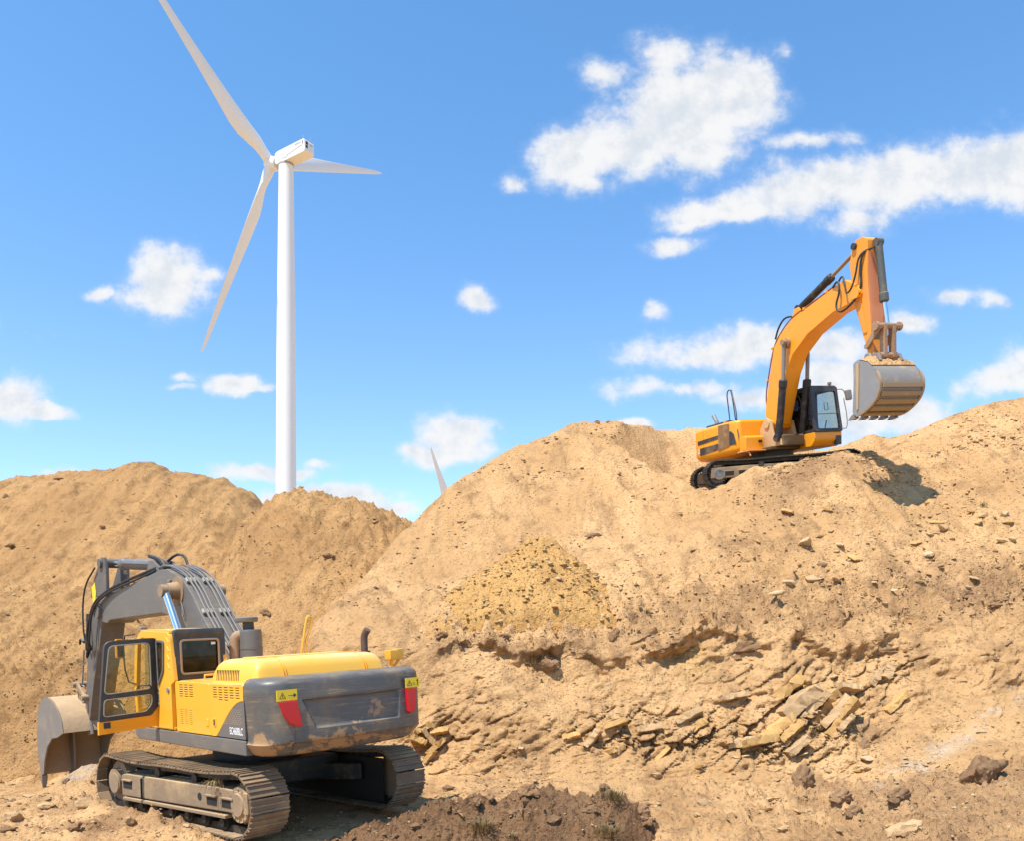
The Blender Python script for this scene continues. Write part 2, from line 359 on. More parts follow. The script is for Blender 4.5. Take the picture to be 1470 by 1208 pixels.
# bench under the upper excavator: a ledge behind the brow that follows its tracks
benchz = CZ + 5.02 + .075 * (X - 8.9) + .105 * (Y - 28.5)
benchz += .95 * (np.maximum(Y - 30.3, 0) + np.maximum(6.0 - X, 0) + np.maximum(X - 11.9, 0)); kb = sstep(Y, 26.2, 26.9) * (P > 880) * (P < 1330) * (1 - sstep(Y, 34, 36))
Z = Z * (1 - kb) + np.minimum(Z, benchz) * kb
wheel = np.exp(-((X - 6.6) / .6) ** 2 - ((Y - 26.3) / .6) ** 2); Z -= .22 * wheel
steep = sstep(T, 2.7, 3.1) * (1 - sstep(T, 4.9, 5.3)) * sstep(P, 380, 470)          # the dug face
slope = sstep(T, 4.9, 5.3) * (1 - sstep(T, 6.8, 7.0)); fore = 1 - sstep(T, 2.8, 3.2)
near = 1 - sstep(Y, 60, 120)
lowf = fbm(X, Y, Z, .35, 3, .5, 1) * near; midf = fbm(X, Y, Z, 1.3, 4, .55, 5); fin = fbm(X, Y, Z, 5, 3, .55, 9)
lump = np.maximum(fbm(X, Y, Z, 2.4, 4, .6, 21), 0); rid = fbm(X, Y, Z, 1.6, 4, .5, 33, ridge=True)
tr_keep = 1 - np.exp(-((X + 4.6) / 2.6) ** 4 - ((Y - 15.2) / 2.6) ** 4)             # flat where the machine stands
Z += near * (.16 * lowf * (.4 + slope) + (.05 + .07 * steep + .05 * slope) * midf + .035 * fin) * (.35 + .65 * tr_keep)
Z += near * fore * tr_keep * (.13 * lump + sstep(P, 880, 1000) * (.20 * lump + .10 * np.maximum(fbm(X, Y, Z, 5.5, 3, .6, 55), 0))) * (P < 1600)
brk = np.exp(-((T - 5.0) / .22) ** 2) * sstep(P, 590, 640)                         # broken lip of the dug face
Z += brk * (.5 * lump + .22 * np.maximum(fbm(X, Y, Z, 5.0, 3, .6, 57), 0) + .12 * fin - .06)
gul = fbm(X * 1.3 + Y * .45, Y * .22, Z * .3, 1.0, 5, .58, 41); Z += slope * .20 * gul - slope * .10 * np.maximum(fbm(X * .8 + Y * .3, Y * .16, Z * .2, 1.0, 3, .5, 47, ridge=True), 0)
# rock beds in the dug face: dipping ledges pushed out of the bank
bed = np.clip(blob(P, T, 1165, 3.95, 85, .5) + .75 * blob(P, T, 900, 3.72, 85, .26) + .75 * blob(P, T, 1020, 3.62, 110, .24) + .35 * blob(P, T, 1285, 4.3, 50, .3) + .35 * blob(P, T, 640, 3.6, 50, .3), 0, 1) * steep
q = (Z - CZ) * .80 - X * .55 + .35 * midf + .1 * fin; fr = np.abs((q / .30) % 1.0); saw = np.where(fr < .8, fr / .8, (1 - fr) / .2)
q2 = X * .8 + (Z - CZ) * .55 + .5 * fbm(X, Y, Z, .9, 2, .5, 77); fr2 = np.abs((q2 / .85) % 1.0); saw2 = np.where(fr2 < .88, fr2 / .88, (1 - fr2) / .12)
q3 = (Z - CZ) * .93 - X * .22 + .3 * midf; fr3 = np.abs((q3 / .36) % 1.0); saw3 = np.where(fr3 < .75, fr3 / .75, (1 - fr3) / .25)
Y -= bed * (.30 * saw * (.5 + .5 * saw2) + .14 * saw2 - .2) + steep * (1 - bed) * (.12 * saw3 * sstep(lowf, -.1, .3) + .08 * rid * sstep(lowf, .1, -.2) - .06)
Y -= steep * .45 * lowf
ii = np.nonzero((steep * (P > -60) * (P < 1560) > .02).ravel())[0]; fx, fy, fz = X.ravel()[ii], Y.ravel()[ii], Z.ravel()[ii]
ca, sa = math.cos(.62), math.sin(.62); al = fx * ca + fz * sa; ac = -fx * sa + fz * ca; wob = .25 * fbm(fx, fy, fz, .8, 3, .5, 700)
f1, f2, rn = worley(al * .85 + wob, fy * 1.0, ac * 2.9 + wob, 3); g1, g2, rn2 = worley(al * 2.6, fy * 2.2, ac * 5.5, 8)
rk = np.clip(bed.ravel()[ii] * 1.3 + .22 * sstep(fbm(fx, fy, fz, .55, 3, .55, 720), .05, .3), 0, 1)
dy = rk * (.30 * (rn - .45) + .12 * (rn2 - .5) - .24 * (1 - sstep(f2 - f1, .0, .11))) + .05 * (rn2 - .5)
yf = Y.ravel(); yf[ii] -= dy; Y = yf.reshape(Y.shape)
jj = np.nonzero(((slope > .3) & (P > -60) & (P < 1560)).ravel())[0]; fx, fy, fz = X.ravel()[jj], Y.ravel()[jj], Z.ravel()[jj]
h1, h2, rn = worley(fx * 2.1 + fz * .5, fy * 1.5, fz * 2.4, 15); pm = sstep(fbm(fx, fy, fz, .32, 3, .55, 730) + .42 * ((P.ravel()[jj] > 1040) * np.exp(-((T.ravel()[jj] - 5.55) / .35) ** 2)), .10, .42)
zf = Z.ravel(); zf[jj] += pm * (.13 * (rn - .35) - .05 * (1 - sstep(h2 - h1, 0, .1))); Z = zf.reshape(Z.shape)
jag = .55 + 1.3 * fbm(X * 1.0, X * 0, X * 0, .9, 4, .6, 63) + .5 * fbm(X, Y, Z, 3.0, 3, .6, 64)
lipk = sstep(P, 600, 660) * (P < 1600)
tc = 4.84 + .42 * fbm(X * 1.0, X * 0 + 3.3, X * 0, .55, 4, .6, 66) - .10 * blob(P, Y * 0, 1150, 0, 120, 1) - .1 * blob(P, Y * 0, 770, 0, 60, 1); jag = np.clip(jag - .15, 0, 1.1) * (1 - .6 * sstep(P, 1280, 1400))
Y -= lipk * .34 * jag * np.exp(-((T - tc) / .08) ** 2); Y += lipk * .30 * jag * np.exp(-((T - tc + .17) / .09) ** 2); lipd = lipk * jag * np.exp(-((T - tc) / .13) ** 2)
hollow = blob(P, T, 800, 4.35, 60, .3) * .35 + blob(P, T, 1000, 4.55, 60, .3) * .3; Y += steep * hollow
# loosened pale earth beside the bucket, and mud pushed up round the near track
Z += .75 * np.exp(-((X + 9.35) / .8) ** 2 - ((Y - 18.6) / 1.1) ** 2)
mud = np.exp(-((X + 6.45) / 1.5) ** 2 - ((Y - 13.55) / .55) ** 2) + .8 * np.exp(-((X + 8.0) / .8) ** 2 - ((Y - 15.2) / .8) ** 2); Z += mud * (.02 + .2 * lump)
lx, ly = X + 4.677, Y - 15.246; ta, tb = lx * -.744 + ly * .668, lx * -.668 + ly * -.744          # along and across the near machine's tracks
rg = np.exp(-((tb - 2.02) / .26) ** 2) * sstep(ta, -2.2, -1.3) * (1 - sstep(ta, 2.5, 3.1)); Z += rg * (.16 + .16 * lump + .10 * midf + .05 * fin); mud = np.clip(mud + rg * .7, 0, 1.3)
Z -= .18 * np.exp(-((X + 10.9) / .9) ** 2 - ((Y - 22.6) / .8) ** 2)
soil = np.zeros(X.shape + (3,))
soil[..., 0] = np.clip(.45 * lipd + .32 * brk * (.4 + .6 * sstep(fbm(X, Y, Z, .5, 2, .5, 61), -.1, .2)) + .12 * np.exp(-((T - 5.05) / .12) ** 2) * sstep(P, 880, 1000) + .26 * np.exp(-((T - 4.75) / .22) ** 2) * sstep(P, 560, 640) * (1 - sstep(P, 900, 1000)) + .34 * fore * sstep(P, 1100, 1350) + .25 * blob(P, T, 1350, 5.15, 130, .2) + .62 * blob(P, T, 1190, 5.85, 55, .2) + .5 * blob(P, T, 1130, 5.7, 45, .3) + .2 * blob(P, T, 1060, 5.5, 90, .35)
    + .4 * blob(P, T, 1400, 4.6, 90, .6) + .3 * fore * sstep(P, 500, 560) + .8 * np.clip(mud, 0, 1) * .8, 0, 1)
soil[..., 1] = np.clip(.55 * np.exp(-((P - 1330 + (T - 3.2) * -190) / 60) ** 2) * sstep(T, 2.6, 2.9) * (1 - sstep(T, 3.9, 4.3)) + .5 * np.exp(-((X + 9.2) / .7) ** 2 - ((Y - 18.3) / .9) ** 2) + .35 * bed * (saw > .8), 0, 1)
soil[..., 2] = np.clip(.5 * blob(P, T, 1000, 4.55, 70, .35) + .4 * bed + .35 * blob(P, T, 800, 4.4, 70, .3), 0, 1)
ground = tag(sheet('ground', X, Y, Z, EM, soil), kind='structure')
gx, gy = np.meshgrid(np.linspace(-400, 400, 60), np.linspace(-400, 1.25, 40)); tag(sheet('ground', gx, gy, gx * 0 + CZ - 3.02, EM, np.zeros(gx.shape + (3,))), kind='structure')
TERR = (X, Y, Z, T, P, slope, steep, fore, brk, bed)

# two spoil heaps behind the pit
near_ = lambda Y: 1 - sstep(Y, 46, 50)
def heap(name, layers, px, rows, seed):
    X, Y, Z, T, P = fan(layers, px, rows, 0)
    a = fbm(X, Y, Z, .45, 4, .55, seed); b2 = fbm(X, Y, Z, 2.2, 4, .6, seed + 3); g = fbm(X * 1.4, Y * .2, Z * .25, 1.0, 4, .55, seed + 9)
    k = sstep(T, .6, 1.2) * (1 - sstep(T, len(layers) - 2.2, len(layers) - 1.6)); e = sstep(T, 1.0, 2.5)
    w1, w2, wr = worley(X * 1.7, Y * 1.3, Z * 1.7, seed); pm = sstep(fbm(X, Y, Z, .3, 3, .55, seed + 20), -.05, .3); b3 = fbm(X, Y, Z, 6, 3, .6, seed + 31)
    Z = Z + .34 * a * k * (1 - .5 * sstep(T, len(layers) - 2.6, len(layers) - 2.1)) + .13 * b2 + .05 * b3 + pm * .16 * (wr - .35) * near_(Y) + .26 * g * k * e - .14 * k * e * np.maximum(fbm(X * .7, Y * .14, Z * .2, 1.0, 3, .5, seed + 40, ridge=True), 0) + .42 * np.maximum(b2, 0) * np.exp(-((T - 1.6) / .7) ** 2)
    tag(sheet(name, X, Y, Z, EH), kind='structure'); return X, Y, Z, T, P
p1 = np.concatenate([np.arange(-2400, -60, 30), np.arange(-60, 560, 3.2)]).astype(float)
s1 = [(-2400, 60, 760), (-1200, 52, 730), (-500, 47, 720), (-200, 46, 704), (0, 46, 694), (30, 46, 688), (60, 46, 686), (100, 46, 681), (150, 46, 676), (185, 46, 669), (205, 46, 668), (232, 46, 671), (246, 46, 680), (270, 46, 682), (290, 46, 685), (330, 46, 694), (350, 46, 704), (366, 46, 712), (385, 46, 736), (420, 46, 790), (480, 45, z_(-2)), (560, 44, z_(-4.6))]
L1 = [([(-2400, 23.5, z_(-4.6)), (560, 23.5, z_(-4.6))], 0), ([(-2400, 26, 985), (0, 25.6, 985), (300, 25.6, 1000), (480, 26, z_(-4.4)), (560, 26, z_(-4.7))], 20),
      ([(-2400, 27, 950), (0, 26.6, 955), (300, 26.6, 960), (480, 27, z_(-4.3)), (560, 27, z_(-4.7))], 20), ([(-2400, 38, 830), (0, 35, 835), (200, 35, 825), (300, 35, 830), (400, 35, 900), (480, 35, z_(-3.5)), (560, 35, z_(-4.7))], 24), (s1, 3), ([(-2400, 76, z_(-4.8)), (560, 58, z_(-4.8))], 0)]
HEAP1 = heap('hill', L1, p1, [46, 24, 80, 80, 14], 101)
p2 = np.concatenate([np.arange(200, 800, 3.0)]).astype(float)
s2 = [(200, 38, z_(-4.7)), (260, 38, 900), (300, 38, 838), (340, 38, 778), (365, 38, 745), (380, 38, 731), (400, 38, 717), (412, 38, 711), (425, 38, 708), (445, 38, 711), (470, 38, 715), (500, 38, 721), (520, 38, 728), (545, 38, 738), (562, 38, 742), (575, 38, 750), (600, 38, 764), (640, 37, 800), (700, 36, 860), (800, 36, z_(-4.8))]
L2 = [([(200, 24.6, z_(-4.6)), (800, 24.6, z_(-4.6))], 0), ([(200, 28.5, z_(-4.7)), (260, 28.5, z_(-2.6)), (340, 28.5, 915), (425, 28.5, 880), (520, 28.5, 870), (640, 28.5, 880), (800, 28.5, z_(-4.8))], 24), (s2, 3), ([(200, 48, z_(-4.8)), (800, 48, z_(-4.8))], 0)]
HEAP2 = heap('hill', L2, p2, [44, 90, 12], 211)

# a cone of yellow broken rock tipped on the slope
def cone():
    ap = V(778, 783, 23.2); g = np.linspace(-4.4, 4.4, 150); xx, yy = np.meshgrid(g, g)
    x = xx + ap.x; y = yy + ap.y
    dx = np.where(xx < 0, xx * .78, xx * .90); r = np.sqrt(dx ** 2 + (yy * 1.05) ** 2 + .02); w1, w2, wr = worley(xx * 3.2, yy * 3.2, xx * 0, 21)
    z = ap.z - .74 * r + .25 * np.exp(-(r / 2.2) ** 2) - 4.0 * np.maximum(20.75 - y, 0) + .12 * (wr - .4) * sstep(fbm(x, y, r * 0, .8, 2, .5, 305), -.15, .15) + .14 * fbm(x, y, r * 0, 1.1, 4, .6, 300) + .13 * np.maximum(fbm(x, y, r * 0, 3.5, 4, .65, 310), 0) * 1.6 + .04 * fbm(x, y, r * 0, 9, 2, .5, 315)
    o = sheet('rubble_pile', xx, yy, z - ap.z, EY); o.location = ap; return tag(o, 'yellow cone of broken rock tipped on the slope below the upper excavator', 'rubble pile'), (x, y, z)
CONE, CXYZ = cone()
# dark topsoil mound in front of the machine
def mound():
    n, m = 120, 420; u = np.linspace(418, 958, m); w = np.linspace(-1.15, 1.25, n)
    top = np.interp(u, [418, 440, 470, 520, 575, 620, 680, 715, 740, 790, 830, 880, 915, 940, 958], [1260, 1236, 1214, 1190, 1176, 1160, 1144, 1148, 1142, 1134, 1146, 1142, 1162, 1190, 1225])
    cd = np.interp(u, [418, 600, 958], [12.3, 13.1, 13.4]); zt = CZ + (HY - top) / F * cd
    x = np.zeros((n, m)); y = x.copy(); z = x.copy()
    for i, a in enumerate(w):
        d = cd + a; x[i] = (u - CX) / F * cd * (1 + .02 * a); y[i] = d
        k = (1 - abs(a / (1.15 if a < 0 else 1.25)) ** 1.7); z[i] = CZ - 3.5 + (zt - CZ + 3.5) * k
    l = fbm(x, y, z, 1.8, 5, .62, 400); z += .26 * np.maximum(l, -.05) + .16 * np.maximum(fbm(x, y, z, 5, 3, .6, 410), 0) + .09 * np.maximum(fbm(x, y, z, 12, 2, .5, 415), 0) - .05
    c = Vector((0, 13, -.3)); o = sheet('soil_mound', x - c.x, y - c.y, z - c.z, EB); o.location = c
    return tag(o, 'low mound of dark brown topsoil with grass tufts in front of the grey excavator', 'soil mound'), (x, y, z)
MOUND, MXYZ = mound()
# ------------------------------------------------------------------ stones, clods, grass
SHEETS = [TERR[:3] + (TERR[4],), HEAP1[:3] + (HEAP1[4],), HEAP2[:3] + (HEAP2[4],)]
PJ = [(HY - F * (s[2] - CZ) / s[1]) for s in SHEETS]
MP = CX + F * MXYZ[0] / MXYZ[1]; MQ = HY - F * (MXYZ[2] - CZ) / MXYZ[1]
CP = CX + F * CXYZ[0] / CXYZ[1]; CQ = HY - F * (CXYZ[2] - CZ) / CXYZ[1]
def hit(px_, py_):
    """nearest point of the ground seen at a photo pixel"""
    best = None
    for s, q in zip(SHEETS, PJ):
        row = s[3][0]; c = int(np.clip(np.searchsorted(row, px_), 0, len(row) - 1))
        if abs(row[c] - px_) > 40: continue
        col = q[:, c]; k = np.nonzero(col <= py_)[0]
        if len(k) == 0: continue
        i = k[0]; p = (s[0][i, c], s[1][i, c], s[2][i, c])
        if best is None or p[1] < best[1]: best = p
    for A, B, M in ((MP, MQ, MXYZ), (CP, CQ, CXYZ)):
        dd = (A - px_) ** 2 + (B - py_) ** 2; near = dd < 16
        if near.any():
            j = np.argmin(np.where(near, M[1], 1e9)); p = (M[0].flat[j], M[1].flat[j], M[2].flat[j])
            if best is None or p[1] < best[1] - .05: best = p
    return Vector(best) if best else None
def rock_verts(seed, sub=2, angular=.5, flat=.7, rough=.16):
    rs = np.random.RandomState(seed); b = bmesh.new(); bmesh.ops.create_icosphere(b, subdivisions=sub, radius=1)
    v = np.array([w.co[:] for w in b.verts]); f = [[w.index for w in q.verts] for q in b.faces]; b.free()
    for _ in range(int(5 + angular * 9)):                                  # chip flat faces off
        n = rs.normal(size=3); n /= np.linalg.norm(n); c = rs.uniform(.5, .85); d = v @ n
        v = v - np.outer(np.maximum(d - c, 0), n)
    v = v * (1 + rough * fbm(v[:, 0] + seed * 3.1, v[:, 1], v[:, 2], 1.7, 3, .6, seed))[:, None]
    v *= np.array([1, rs.uniform(.65, .95), flat]); return v, f
def rock_mesh(name, seed, mat, **k):
    v, f = rock_verts(seed, **k); me = bpy.data.meshes.new(name); me.from_pydata(v.tolist(), [], f); me.polygons.foreach_set('use_smooth', [True] * len(f)); me.set_sharp_from_angle(angle=R_(32)); me.materials.append(mat); return me
RM = {'tan': [rock_mesh('stone', 10 + i, ST_TAN, angular=.9, flat=.5) for i in range(5)], 'pale': [rock_mesh('stone', 20 + i, ST_PALE, angular=1, flat=.42) for i in range(4)],
      'brown': [rock_mesh('clod', 30 + i, ST_BROWN, sub=4, angular=.8, flat=.85, rough=.5) for i in range(5)], 'ochre': [rock_mesh('stone', 40 + i, ST_OCHRE, angular=1, flat=.4) for i in range(4)], 'earth': [rock_mesh('clod', 50 + i, ST_TAN, sub=3, angular=.3, flat=.75, rough=.28) for i in range(4)]}
def stone(name, kind, at, w, label, cat, group=None, rot=None, sink=.25, i=None, st=(1, 1, 1)):
    me = RM[kind][random.randrange(len(RM[kind])) if i is None else i]
    o = bpy.data.objects.new(name, me); COL.objects.link(o); s = w / 2
    o.scale = (s * st[0], s * st[1], s * st[2]); o.location = (at[0], at[1], at[2] + s * .5 * st[2] * (1 - sink * 2))
    o.rotation_euler = rot if rot else (random.uniform(-.4, .4), random.uniform(-.4, .4), random.uniform(0, 6.28))
    return tag(o, label, cat, group)
# boulders and blocks that can be told apart: pixel of the base, width in photo pixels
BIG = [(1150, 1126, 38, 'brown', 1.0, 'square grey brown boulder standing at the foot of the layered rock bed', (1, .9, 1.3)),
    (1412, 1118, 62, 'brown', 1.0, 'largest dark brown boulder, on the pale seam at the lower right edge', (1.15, .9, 1.15)),
    (1300, 1198, 50, 'earth', .9, 'big smooth tan boulder at the bottom edge right of the soil mound', (1.1, .9, .9)),
    (1203, 1152, 36, 'brown', .9, 'rounded brown clod left of a row of smaller clods on the pit floor', (1.2, 1, .8)),
    (1222, 1168, 30, 'brown', .9, 'low brown clod just below the rounded brown clod', (1, 1, .8)),
    (1288, 1148, 40, 'brown', .9, 'long brown lump of soil below the pale stone seam', (1.4, .8, .7)),
    (1008, 1158, 26, 'tan', .9, 'tall tan block right of the dark soil mound', (.9, .8, 1.3)),
    (760, 1138, 28, 'brown', .9, 'round brown clod on top of the dark soil mound', (1.1, 1, .95)),
    (922, 1166, 28, 'brown', .9, 'smooth brown lump at the right end of the soil mound', (1, 1, 1.1)),
    (928, 1182, 26, 'brown', .9, 'brown clod under the smooth lump at the right end of the mound', (1, 1, .8)),
    (866, 1130, 18, 'brown', .9, 'small dark clod half hidden by the grass on the mound', (1, 1, .8)),
    (16, 1180, 30, 'earth', .9, 'tan block with a shaded side at the lower left corner', (1, .9, 1.2)),
    (8, 1195, 26, 'brown', .9, 'darker clod below the tan block at the lower left corner', (1, 1, .7)),
    (640, 1136, 20, 'brown', .9, 'dark clod lying in the shadow behind the right track', (1, 1, .9)),
    (770, 1112, 15, 'tan', .9, 'small wedge of brown rock above the soil mound', (1.2, .9, .8)),
    (1237, 1076, 26, 'brown', .9, 'dark leaning slab under the layered rock bed', (.7, .5, 1.3)),
    (1240, 1092, 32, 'pale', .9, 'flat pale slab lying below the dark leaning slab', (1.4, .9, .6)),
    (1232, 1108, 22, 'ochre', .9, 'rounded ochre stone beneath the flat pale slab', (1.2, .8, .8)),
    (1100, 1150, 30, 'pale', .9, 'flat whitish stone on the floor below the square boulder', (1.5, .9, .4)),
    (1098, 1164, 26, 'ochre', .9, 'ochre wedge of stone in front of the flat whitish stone', (1.1, .8, .7)),
    (848, 772, 16, 'brown', .9, 'dark split clod high on the main slope right of the rubble cone', (1.7, .8, .6)),
    (847, 772, 12, 'brown', .9, 'smaller piece against the dark split clod on the main slope', (1, .8, .6)),
    (855, 608, 10, 'brown', .9, 'dark stone on the very crest of the main heap', (1.1, .8, .8)),
    (379, 883, 15, 'brown', .9, 'dark clod on the far slope beside the air intake cap', (1.3, .8, .8)),
    (468, 806, 15, 'brown', .9, 'dark clod on the middle heap to the right of the turbine tower', (1.3, .8, .7)),
    (82, 690, 12, 'brown', .9, 'dark clod near the left heap crest', (1.5, .8, .7)), (6, 716, 12, 'brown', .9, 'dark clod at the left border high on the left heap', (1, .8, 1)),
    (11, 786, 12, 'brown', .9, 'dark clod at the left border halfway down the left heap', (1.4, .8, .7)),
    (538, 753, 13, 'tan', .9, 'brown stone just under the right shoulder of the middle heap', (1.2, .8, .8)),
    (908, 894, 24, 'brown', .9, 'dark root matted clod at the right foot of the rubble cone', (.9, .8, 1.2)),
    (880, 920, 22, 'brown', .9, 'upright brown lump on the lip of the dug face', (.9, .8, 1.3)), (634, 916, 22, 'brown', .9, 'dark clod at the left end of the dug face lip', (1.2, .9, .8)),
    (780, 960, 34, 'brown', .9, 'hanging dark sod under the grass on the dug face', (1.3, .8, .9)), (1070, 936, 34, 'brown', .9, 'ragged dark sod above the smooth ochre hollow', (1.4, .8, .7)),
    (1130, 840, 24, 'pale', .9, 'large pale slab on the slope below the dark soil patch', (1, .7, 1.2)), (1180, 816, 14, 'brown', .9, 'dark slab edge beside the large pale slab', (1.5, .7, .7)),
    (1342, 754, 20, 'ochre', .9, 'ochre block among slabs high on the right slope', (1.2, .8, .8)), (1318, 838, 18, 'ochre', .9, 'orange stone in the middle of the right slope', (1.2, .8, .8)),
    (1440, 780, 22, 'pale', .9, 'pale slab near the right border on the upper slope', (1.3, .8, .7)), (1440, 742, 22, 'pale', .9, 'leaning pale slab standing near the right border', (.8, .6, 1.3)),
    (1385, 858, 24, 'brown', .9, 'dark clod on the lip of the dug face at the right', (1.3, .8, .8)), (1432, 872, 20, 'brown', .9, 'small dark clod right of the lip clod near the border', (1.3, .8, .7)),
    (1268, 938, 30, 'brown', .9, 'dark overhang of soil at the top of the layered rock', (1.5, .8, .7)), (700, 818, 10, 'pale', .9, 'pale chip on the bare left flank of the main heap', (1.5, .8, .7)),
    (118, 1160, 26, 'earth', .9, 'crumbly tan lump in front of the front idler', (1.1, .9, .8)), (66, 1160, 24, 'earth', .9, 'tan lump on the pit floor under the big bucket', (1.1, .9, .8))]
for (x, y, w, kd, sc, lb, st) in BIG:
    p = hit(x, y)
    if p is None: continue
    stone('boulder' if w >= 24 else 'stone', kd, p, w * p.y / F, lb, 'boulder' if w >= 24 else 'stone', rot=(random.uniform(-.25, .25), random.uniform(-.25, .25), random.uniform(-.5, .5)), st=st, sink=.36)
# slabs of the layered bed
def slab(i, x, y, L, H, T_, ang, label, group):
    p = hit(x, y)
    if p is None: return
    rs = random.Random(i * 7 + 1); g = G(); sc = p.y / F; L *= sc; H *= sc; T_ *= sc
    n = 7; top = []; bot = []
    for k in range(n):
        t = k / (n - 1) - .5; top.append((t * L, H / 2 * rs.uniform(.65, 1.1))); bot.append((t * L, -H / 2 * rs.uniform(.7, 1.1)))
    pts = bot + top[::-1]; b = bmesh.new()
    A = [b.verts.new((q[0], -T_ / 2 + rs.uniform(-.06, .06) * T_, q[1])) for q in pts]; B = [b.verts.new((q[0] * rs.uniform(.9, 1.0), T_ / 2, q[1])) for q in pts]
    b.faces.new(A); b.faces.new(B[::-1])
    for k in range(len(pts)): b.faces.new((A[k], B[k], B[(k + 1) % len(pts)], A[(k + 1) % len(pts)]))
    bmesh.ops.triangulate(b, faces=b.faces[:]); bmesh.ops.subdivide_edges(b, edges=b.edges[:], cuts=2, use_grid_fill=True)
    for v in b.verts: v.co += Vector((rs.gauss(0, 1), rs.gauss(0, 1), rs.gauss(0, 1))) * .008 * min(1, H * 4)
    g.bm(b); o = g.build('flat_rock', [ST_OCHRE if rs.random() < .5 else ST_TAN], angle=22)
    o.location = p + Vector((0, -.05, 0)); o.rotation_euler = (rs.uniform(-.5, -.1), -R_(ang) , rs.uniform(-.2, .45)); tag(o, label, 'rock slab', group)
SL = [(1128, 996, 62, 17, 40, 38), (1140, 1010, 66, 20, 40, 36), (1165, 1012, 44, 12, 34, 46), (1180, 1018, 60, 12, 34, 48), (1190, 1026, 58, 12, 32, 48), (1205, 1024, 48, 11, 30, 50), (1110, 1046, 62, 13, 34, 34), (1098, 1058, 40, 12, 30, 20), (1130, 1054, 40, 12, 30, 40), (1190, 1044, 40, 11, 28, 46), (1206, 1040, 30, 9, 26, 46), (1140, 1072, 40, 10, 26, 38), (1085, 1066, 54, 12, 30, 6), (1060, 1068, 44, 11, 28, 12), (1216, 990, 32, 9, 26, -8), (1270, 966, 24, 14, 26, 60), (1255, 975, 24, 9, 22, 60), (1280, 1010, 40, 8, 22, 40)]
for i, s in enumerate(SL): slab(i, *s, 'long ochre rock slab tilted in the layered bed of the dug face', 'rock slabs in the layered bed')
SL2 = [(848, 1062, 30, 10, 26, 50), (862, 1050, 34, 10, 26, -35), (880, 1042, 34, 9, 24, 20), (905, 1044, 30, 9, 24, 8), (930, 1048, 36, 10, 24, 12), (960, 1040, 34, 9, 24, 25), (985, 1032, 40, 10, 26, 30), (975, 1062, 34, 9, 24, 40), (1000, 1046, 30, 12, 26, 35), (900, 1070, 30, 8, 22, 5), (880, 1078, 26, 8, 22, 15), (920, 1082, 30, 8, 20, 30), (820, 1060, 26, 8, 22, 15), (795, 1052, 26, 8, 22, 25), (950, 1086, 28, 8, 20, 42), (1020, 1010, 50, 9, 26, 10), (1050, 1002, 44, 9, 26, 8), (1030, 1078, 30, 8, 20, 30)]
for i, s in enumerate(SL2[::2]): slab(100 + i, *s, 'short broken slab among the jagged ledges left of the layered bed', 'broken slabs in the dug face')
SL3 = [(612, 1060, 34, 9, 24, -52), (622, 1074, 34, 8, 24, 40), (630, 1052, 26, 8, 20, 10), (606, 1048, 26, 10, 22, 25), (618, 1088, 22, 8, 20, 55), (600, 1064, 24, 9, 20, -20)]
for i, s in enumerate(SL3): slab(200 + i, *s, 'yellow slab in the broken pile beside the right track', 'slabs beside the right track')
# medium stones by place
def zone(n, x0, x1, y0, y1, kinds, w0, w1, label, cat, group, ok=lambda x, y: True, name='stone'):
    k = 0; tries = 0
    while k < n and tries < n * 6:
        tries += 1; x = random.uniform(x0, x1); y = random.uniform(y0, y1)
        if not ok(x, y): continue
        p = hit(x, y)
        if p is None or p.y > 60: continue
        w = w0 * (w1 / w0) ** (random.random() ** 1.8); stone(name, random.choice(kinds), p, w * p.y / F, label, cat, group, sink=.3, st=(random.uniform(.9, 1.5), random.uniform(.7, 1), random.uniform(.5, 1))); k += 1
zone(60, 1080, 1465, 735, 875, ['pale', 'tan', 'ochre'], 6, 34, 'loose pale stone scattered on the right slope', 'stone', 'loose stones on the right slope')
zone(26, 560, 900, 800, 905, ['pale', 'ochre', 'tan'], 4, 13, 'yellowish stone on or around the rubble cone', 'stone', 'stones of the rubble cone')
zone(46, 640, 1460, 1075, 1205, ['tan', 'pale', 'ochre', 'earth'], 6, 26, 'tan stone lying on the pit floor right of the grey excavator', 'stone', 'stones on the pit floor', lambda x, y: not (x < 950 and y > 1120))
zone(38, 0, 420, 1120, 1206, ['tan', 'earth', 'brown'], 6, 26, 'lump of earth on the pit floor around the near track', 'clod', 'lumps beside the near track', name='clod')
zone(26, 470, 930, 1140, 1206, ['brown'], 8, 22, 'dark brown clod resting on the soil mound', 'clod', 'clods on the soil mound', name='clod')
zone(30, 0, 560, 700, 960, ['brown', 'tan', 'pale'], 4, 11, 'small stone on the spoil heaps at the back', 'stone', 'stones on the back heaps')
zone(18, 650, 1300, 640, 800, ['brown', 'tan', 'pale'], 4, 9, 'small stone on the bare upper slope of the main heap', 'stone', 'stones on the main heap')
zone(16, 1180, 1465, 1040, 1130, ['pale'], 5, 15, 'whitish stone in the pale seam at the lower right', 'stone', 'stones of the pale seam', lambda x, y: abs((x - 1180) * -.30 + 1135 - y) < 26)
zone(14, 640, 1465, 895, 960, ['brown'], 8, 22, 'ragged brown clod along the lip of the dug face', 'clod', 'clods along the dug face lip', name='clod')
if True:
    o = None
